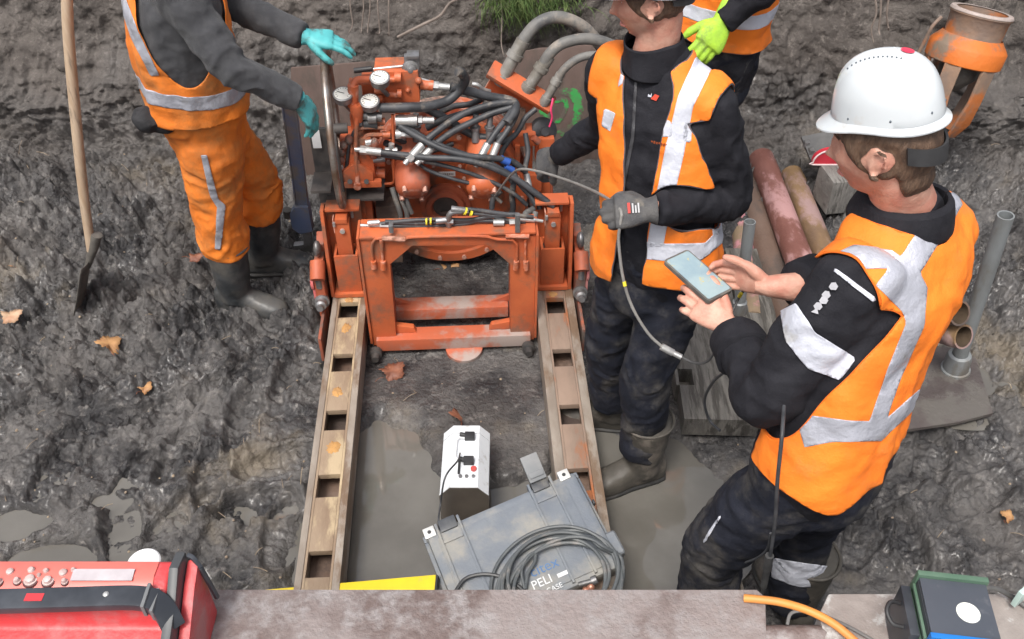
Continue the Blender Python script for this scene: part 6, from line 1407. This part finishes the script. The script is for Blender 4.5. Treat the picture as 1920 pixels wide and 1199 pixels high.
# ---- red control box
RED = pm('red_box_plastic', (.60, .055, .060), (.52, .050, .055), 4, .34, .55, c3=(.46, .17, .17), c3amt=.36, c3scale=8, bump=.15, bscale=120, c3w=.12)
rb = thing('control_box', (-.85, .95, .80), 'bright red control box with a black carrying bar, bottom left corner', 'control box')
x0, x1 = -1.16, -.672
part('box_body', prism([(1.055, .80), (1.060, 1.0), (1.02, 1.003), (.985, .985), (.965, .915), (.80, .885), (.78, .80)], 0, x0, x1), RED, rb, bevel=.010, seg=3)
part('top_panel', prism([(1.056, 1.003), (1.022, 1.0065), (.996, .9945), (.998, .991)], 0, x0 + .002, -.70), pm('pale_red_panel', (.70, .16, .13), (.66, .13, .11), 7, .35), rb, bevel=.002)
part('display_strip', xf(box((-.06, -.012, 0), (.06, .012, .0016)), trans((-.80, 1.022, 1.0075)) @ rotm('X', 8)), pm('grey_strip', (.42, .38, .40), (.52, .48, .5), 14, .3), rb)
for bx_, by_, r_ in ((-.985, 1.030, .011), (-.965, 1.012, .008), (-.945, 1.034, .010), (-.940, 1.014, .014), (-.915, 1.032, .008), (-.905, 1.012, .012), (-.880, 1.028, .012), (-.872, 1.010, .007), (-.862, 1.034, .007), (-1.00, 1.010, .008), (-.925, 1.022, .006)):
    kb = part('push_button', lathe((bx_, by_, .998), (0, 0, 1), [(0, r_ * .92), (.006, r_ * .92), (.0065, r_ * .7), (.012, r_ * .62), (.0135, r_ * .45), (.0135, 0)], 18), pm('button_white', (.58, .47, .45), (.46, .34, .32), 40, .4, c3=(.25, .16, .15), c3amt=.25, c3scale=60), rb)
    part('button_ring', lathe((bx_, by_, .9985), (0, 0, 1), [(0, r_ * 1.15), (.0035, r_ * 1.12), (.0035, r_ * .95), (0, r_ * .95)], 18, False), pm('button_ring', (.12, .05, .05), None, rough=.5), kb)
hb = [(-1.20, .962, 1.00), (-1.0, .965, 1.005), (-.85, .968, 1.008), (-.715, .972, 1.006), (-.675, .965, .985), (-.655, .945, .945)]
def strap(pts, w, h, m):
    C = spline(pts, m); T = np.gradient(C, axis=0); V = []
    for i in range(m):
        t_ = nrm(T[i]); u_ = nrm(np.cross(A_(0, 0, 1), t_)); n2_ = np.cross(t_, u_)
        for a_, b_ in ((-1, -1), (1, -1), (1, 1), (-1, 1)): V.append(C[i] + u_ * w * a_ + n2_ * h * b_)
    return np.array(V), [tuple(q) for q in grid_faces(m, 4, True)] + [(3, 2, 1, 0), (4 * m - 4, 4 * m - 3, 4 * m - 2, 4 * m - 1)]
BLK = pm('scuffed_black_plastic', (.030, .034, .042), (.060, .066, .078), 8, .35, .5)
hdl = part('carrying_bar', strap(hb, .022, .010, 40), BLK, rb, bevel=.004)
part('bar_sticker', boxc((-.91, .967, 1.0175), (.034, .016, .002)), pm('sticker_red', (.55, .04, .05), None, rough=.5), hdl)
part('bar_screw', ball((-.775, .973, 1.019), (.006, .006, .003), 10, 8), STEELW, hdl)
part('bar_collar', cat([boxc((-.700, .973, 1.0), (.007, .052, .034)), boxc((-.685, .969, .99), (.007, .05, .034))]), pm('grey_collar', (.16, .165, .17), None, rough=.5), hdl, bevel=.002)
part('guard_frame', prism([(1.072, .80), (1.076, 1.008), (1.03, 1.02), (.98, .985), (.90, .95), (.78, .93), (.76, .80)], 0, -.6715, -.652), pm('guard_grey', (.055, .06, .066), (.09, .092, .095), 8, .45), rb, bevel=.006)
part('side_panel', prism([(1.065, .80), (1.070, .99), (1.02, .97), (.90, .90), (.80, .87), (.78, .80)], 0, -.6515, -.628), RED, rb, bevel=.008)
part('side_edge', cat([strap([(-.626, 1.060, .975), (-.620, 1.058, .93), (-.613, 1.056, .87)], .0045, .004, 12), strap([(-.650, 1.072, 1.000), (-.638, 1.068, .996), (-.626, 1.060, .975)], .0045, .004, 8)]), BLK, rb, bevel=.002)
cb = WY(268, 1052, 1.095)
cp = thing('paint_tub', (cb[0], cb[1], .80), 'white round tub lid peeping out behind the red control box', 'tub')
part('tub_wall', lathe((cb[0], cb[1], .80), (0, 0, 1), [(0, .026), (.13, .031)], 28), WHITEP, cp)
part('tub_lid', lathe((cb[0], cb[1], .9302), (0, 0, 1), [(0, .034), (.010, .034), (.013, .031), (.011, .026), (.010, .0)], 32), WHITEP, cp)
# ---- black and green box at the right
gx = A_(*WZ(1725, 1085, .95)); gw = WZ(1842, 1098, .95) - gx; gd = WZ(1728, 1187, .95) - gx; ux = nrm(gw); uy = nrm(-gd + ux * np.dot(gd, ux)); GM = mat4(ux, uy, A_(0, 0, 1), gx - A_(0, 0, .15)); gW = np.linalg.norm(gw) + .004; gD = np.linalg.norm(gd) * .99
gb_ = thing('junction_box', gx - A_(0, 0, .15) + ux * gW / 2 - uy * gD / 2, 'black box with green ribs, blue front and round white sticker on the beam', 'box')
GRN = pm('green_edge', (.075, .14, .095), (.11, .18, .13), 10, .45); 
part('box_case', xf(box((.002, -gD + .002, .0), (gW - .002, -.002, .148)), GM), BLK, gb_, bevel=.002)
tp_ = part('top_plate', xf(box((-.002, -gD, .1482), (gW + .002, .0, .153)), GM), pm('slate_top_plate', (.060, .068, .085), (.075, .083, .10), 3, .22, .4, c3=(.12, .125, .14), c3amt=.16, c3scale=16), gb_, bevel=.001)
part('green_rim', xf(cat([box((-.006, .0002, .0), (gW + .006, .012, .162)), box((-.010, -gD, .10), (-.004, -.001, .108)), box((-.010, -gD, .125), (-.004, -.001, .133)), box((-.010, -gD, .06), (-.004, -.001, .068))]), GM), GRN, gb_, bevel=.002)
part('side_rail', xf(cat([box((-.030, -gD * .9, .0), (-.011, .0, .12)), box((-.0035, -gD, .02), (.0015, -.001, .146))]), GM), BLK, gb_, bevel=.003)
part('blue_front', xf(box((-.006, -gD - .012, .0), (gW + .006, -gD - .0002, .158)), GM), pm('blue_front', (.015, .17, .52), (.02, .14, .45), 8, .35), gb_, bevel=.002)
a_ = np.linspace(0, 2 * math.pi, 40, endpoint=False); sc_ = (gW * .62, -gD * .56)
part('white_sticker', xf((np.array([(sc_[0], sc_[1], .1538)] + [(sc_[0] + .0225 * math.cos(t), sc_[1] + .0225 * math.sin(t), .1538) for t in a_]), [(0, 1 + i, 1 + (i + 1) % 40) for i in range(40)]), GM), pm('worn_white_sticker', (.78, .80, .74), (.66, .70, .64), 30, .5, c3=(.25, .27, .27), c3amt=.16, c3scale=60, c3w=.03), tp_)
part('side_handle', xf(tube([(-.030, -.030, .10), (-.052, -.035, .108), (-.062, -.055, .105), (-.052, -.075, .095), (-.030, -.078, .09)], .0045, 10, 40), GM), BLACKP, gb_)
part('side_knob', xf(cyl((gW, -gD * .55, .11), (gW + .012, -gD * .55, .11), .007, n=12), GM), BLACKP, gb_)
simple('grey_cable', tube([WZ(1838, 1102, .90), WZ(1868, 1104, .86), WZ(1895, 1118, .81), WZ(1920, 1135, .805), WZ(1965, 1165, .805)], .0058, 10, 40), pm('grey_cable_rubber', (.10, .10, .10), (.14, .135, .13), 12, .6), 'grey cable leaving the right side of the black and green box', 'cable')
GLS = pm('pale_green_glass', (.45, .60, .56), (.5, .62, .58), 8, .2)
simple('glass_corner', xf(boxc((0, 0, 0), (.16, .012, .05)), trans(WZ(1948, 1090, .84)) @ rotm('Z', 34)), GLS, 'pale green tinted edge of an object at the right border', 'edge', bevel=.003)
# ---- orange hose and thin cable over the gap
simple('orange_hose', tube([WZ(1395, 1122, .806), WZ(1420, 1124, .812), WZ(1465, 1130, .815), WZ(1515, 1145, .81), WZ(1560, 1168, .812), WZ(1600, 1200, .81), WZ(1640, 1240, .81)], .0088, 12, 60), pm('orange_hose_rubber', (.72, .28, .06), (.62, .24, .06), 10, .5), 'orange rubber hose crossing the gap between the front beams', 'hose')
simple('thin_grey_cable', tube([WZ(1476, 1172, .79), WZ(1482, 1152, .80), WZ(1500, 1146, .805), WZ(1535, 1152, .805), WZ(1580, 1170, .805), WZ(1625, 1194, .805), WZ(1660, 1215, .805)], .0038, 8, 50), pm('grey_cable_rubber', (.1, .1, .1)), 'thin grey cable running beside the orange hose', 'cable')
# ---- cables held by the men
GC = pm('probe_cable_rubber', (.19, .185, .175), (.26, .25, .235), 14, .5)
pc = thing('probe_cable', WY(1250, 655, 1.85), 'thin grey probe cable passing through the grey gloves to the phone', 'cable')
P1 = [WY(928, 368, 2.98), WY(955, 332, 2.80), WY(975, 318, 2.66), WY(1010, 322, 2.58), WY(1060, 337, 2.45), WY(1110, 357, 2.25), WY(1145, 377, 2.06), WY(1165, 398, 1.985), WY(1162, 425, 1.97), WY(1160, 455, 1.965), WY(1168, 520, 1.94), WY(1185, 575, 1.91), WY(1215, 625, 1.87), WY(1243, 652, 1.84)]
part('cable_run', tube(P1, .0042, 8, 120), GC, pc)
part('cable_connector', cat([cyl(WY(1240, 650, 1.84), WY(1262, 662, 1.83), .010, n=14), cyl(WY(1262, 662, 1.83), WY(1278, 670, 1.82), .008, n=14)]), STEELW, pc)
part('cable_run', tube([WY(1278, 670, 1.82), WY(1300, 680, 1.80), WY(1322, 680, 1.77), WY(1340, 660, 1.74), WY(1362, 610, 1.76), WY(1385, 560, 1.80), WY(1400, 540, 1.80), WY(1432, 512, 1.74)], .0036, 8, 70), pm('dark_cable', (.06, .06, .062), (.09, .09, .09), 12, .5), pc)
part('cable_marker', cat([cyl(WY(1170, 528, 1.937), WY(1172, 537, 1.93), .0052, n=10), cyl(WY(1386, 557, 1.80), WY(1390, 550, 1.80), .0052, n=10)]), YELLOWT, pc)
simple('hanging_lead', tube([WY(1356, 700, 1.66), WY(1338, 715, 1.70), WY(1323, 742, 1.75), WY(1322, 765, 1.76), WY(1332, 790, 1.76), WY(1350, 808, 1.72)], .004, 8, 40), RUBBER, 'short black lead looping below the rolled cuff of the man with the phone', 'cable')
bl = thing('black_lead', WY(1437, 1085, 1.22), 'black lead hanging straight down in front of the orange vest', 'cable')
part('lead_run', tube([WY(1470, 762, 1.315), WY(1466, 820, 1.235), WY(1458, 900, 1.215), WY(1453, 980, 1.215), WY(1443, 1050, 1.22)], .0042, 10, 60), RUBBER, bl)
part('lead_plug', cat([cyl(WY(1443, 1042, 1.22), WY(1438, 1068, 1.22), .010, n=14), cyl(WY(1438, 1068, 1.22), WY(1432, 1100, 1.22), .008, n=14), cyl(WY(1432, 1100, 1.22), WY(1428, 1118, 1.22), .004, n=10)]), pm('plug_black', (.035, .035, .036), (.07, .07, .07), 12, .4), bl)
part('lead_tail', tube([WY(1445, 1000, 1.225), WY(1438, 1030, 1.24), WY(1420, 1046, 1.26), WY(1398, 1055, 1.28)], .0028, 8, 30), RUBBER, bl)
# ---- fallen leaves, pebbles, roots, grass
LEAF = [pm('tan_leaf', (.48, .27, .12), (.36, .18, .08), 20, .6, bump=.3), pm('brown_leaf', (.26, .10, .055), (.18, .07, .045), 20, .6, bump=.3), pm('pale_leaf', (.50, .34, .22), (.40, .22, .13), 20, .6, bump=.3)]
def leaf(px, py, size, mi, rz, label, z=None, lobes=5, tilt=14):
    c = WZ(px, py, 0)
    if z is None:
        z = ground_z(c[0], c[1]) + .02; c = WZ(px, py, z); z = max(ground_z(c[0], c[1]), -.02) + .024; c = WZ(px, py, z)
    else: c = WZ(px, py, z)
    n = 60; a = np.linspace(0, 2 * math.pi, n, endpoint=False)
    r = size * (.72 + .22 * np.abs(np.cos(a * lobes / 2)) ** 1.5 + .06 * np.sin(a * 17)) * (1 - .25 * (np.cos(a) < -.8))
    V = [np.zeros(3)]
    for q in (.5, 1.0): V += [A_(r[i] * q * math.cos(a[i]), r[i] * q * .8 * math.sin(a[i]), size * (.22 * q * q * math.cos(2 * a[i] + rz) + .10 * q * math.sin(3 * a[i]))) for i in range(n)]
    F = [(0, 1 + i, 1 + (i + 1) % n) for i in range(n)] + [(1 + i, 1 + n + i, 1 + n + (i + 1) % n, 1 + (i + 1) % n) for i in range(n)]
    M = trans(c) @ rotm('Z', math.degrees(rz)) @ rotm('X', tilt); t = thing('fallen_leaf', c, label, 'leaf', 'autumn leaves fallen in the pit')
    part('blade', xf((np.array(V), F), M), LEAF[mi], t, solid=.001, split=False); part('stalk', xf(tube([(-size * .7, 0, 0), (-size * 1.05, .004, .006), (-size * 1.4, -.002, .012)], .0014, 6, 10), M), LEAF[1], t)
leaf(203, 645, .066, 0, 2.1, 'large tan leaf on the mud left of the boots', tilt=25)
leaf(20, 592, .05, 2, .4, 'pale crumpled leaf at the left edge of the picture')
leaf(272, 727, .034, 0, 1.1, 'tiny orange leaf below the large tan one')
leaf(366, 482, .038, 1, .2, 'reddish leaf behind the heel of the near rubber boot')
leaf(735, 697, .062, 1, .8, 'dark brown leaf between the rails in front of the machine', z=.0)
leaf(862, 785, .060, 1, 1.9, 'red-brown curled leaf right behind the white instrument', z=.01, tilt=45)
leaf(842, 503, .050, 0, .3, 'ochre leaf seen through the opening of the orange frame', z=-.01)
leaf(1888, 968, .030, 0, .9, 'small orange leaf on the mud at the right edge')
leaf(24, 497, .030, 0, 2.4, 'small brown leaf at the upper left on the clods')
lo_ = WZ(870, 655, .0)
simple('rusty_foot', lathe(lo_ + A_(0, .02, -.02), A_(0, -.15, 1), [(0, .075), (.02, .075), (.023, .062), (.023, 0)], 36), ORANGE_CHIP, 'round rusty orange foot sticking out under the front bar', 'foot', bevel=.002)
GRASS = pm('hanging_grass', (.055, .11, .022), (.11, .15, .045), 30, .7)
def grass():
    rg = np.random.default_rng(9); V, F = [], []
    for i in range(520):
        px = rg.normal(975, 40) if i < 420 else rg.normal(1055, 22); px = min(max(px, 905), 1095); yy = rg.uniform(-45, 12)
        b = WY(px, yy, 4.16); L = rg.uniform(.06, .22) * (1 if i < 420 else .6); w = rg.uniform(.0018, .0035); sw_ = rg.normal(0, .05); out = rg.uniform(.06, .20); k0 = len(V)
        for j, t in enumerate(np.linspace(0, 1, 6)):
            p = b + A_(sw_ * t + .02 * math.sin(t * 3 + i), -out * t * (1.5 - t), .05 * t - L * t * t)
            V += [p - A_(w * (1 - t * .9), 0, 0), p + A_(w * (1 - t * .9), .001, 0)]
            if j: F.append((k0 + 2 * j - 2, k0 + 2 * j - 1, k0 + 2 * j + 1, k0 + 2 * j))
    t = part('grass_tuft', (np.array(V), F), GRASS, None, base=tuple(WY(980, 0, 4.3)), split=False); tag(t, kind='stuff'); t['label'] = 'green grass hanging over the top of the pit wall'
grass()
ROOT = pm('root_bark', (.16, .13, .11), (.23, .19, .165), 20, .8)
def root(pts, r, label):
    return simple('root', tube([WY(x, y, z) for x, y, z in pts], r, 7, 50), ROOT, label, 'root', group='thin roots hanging from the pit wall')
root([(745, 70, 4.06), (790, 48, 4.08), (825, 30, 4.10), (845, 5, 4.11), (880, -8, 4.12)], [.006, .008, .007, .006, .005], 'thick pale root slanting across the wall behind the machine')
for k_, x in enumerate((657, 680, 692, 708, 730)):
    root([(x, -12, 4.12), (x + 2 * math.sin(k_), 15, 4.10), (x + 4 * math.cos(k_ * 2), 45 + 5 * k_, 4.08), (x - 3, 62, 4.06)], [.004, .0035, .003, .002], 'one of five hair-thin roots hanging above the turquoise glove')
for k_, x in enumerate((1640, 1652, 1668)):
    root([(x, -12, 3.95), (x + 3 - 4 * k_, 25, 3.93), (x - 6 + 2 * k_, 55, 3.92), (x - 2, 80 - 14 * k_, 3.90)], [.005, .0045, .004, .002], 'one of three thin roots on the wall above the white helmet')
root([(940, -10, 4.12), (941, 40, 4.08), (940, 80, 4.04), (944, 104, 4.0)], [.004, .0035, .003, .002], 'single root dangling beside the grass tuft')
PEB = pm('straw_and_chips', (.34, .27, .19), (.22, .17, .13), 30, .8)
def litter():
    rg = np.random.default_rng(12); ms = []
    for i in range(420):
        px, py = rg.uniform(0, 1920), rg.uniform(180, 1100); c = WZ(px, py, 0)
        if -.5 < c[0] - .05 < .62 and c[1] > 2.6: continue
        z = ground_z(c[0], c[1]); c = A_(c[0], c[1], z)
        if z < -.03: continue
        if i % 3: 
            r = rg.uniform(.002, .006); ms.append(ball(c + A_(0, 0, r * .4), (r, r * rg.uniform(.7, 1.3), r * .7), 7, 5))
        else:
            d = nrm(A_(rg.normal(), rg.normal(), .25 * rg.normal())); L = rg.uniform(.02, .07); ms.append(tube([c + A_(0, 0, .004), c + d * L * .5 + A_(0, 0, .010), c + d * L + A_(0, 0, .004)], .0012, 5, 6))
    o = part('ground_litter', cat(ms), PEB, None, base=(0, 2.5, 0), split=False); tag(o, kind='stuff')
litter()
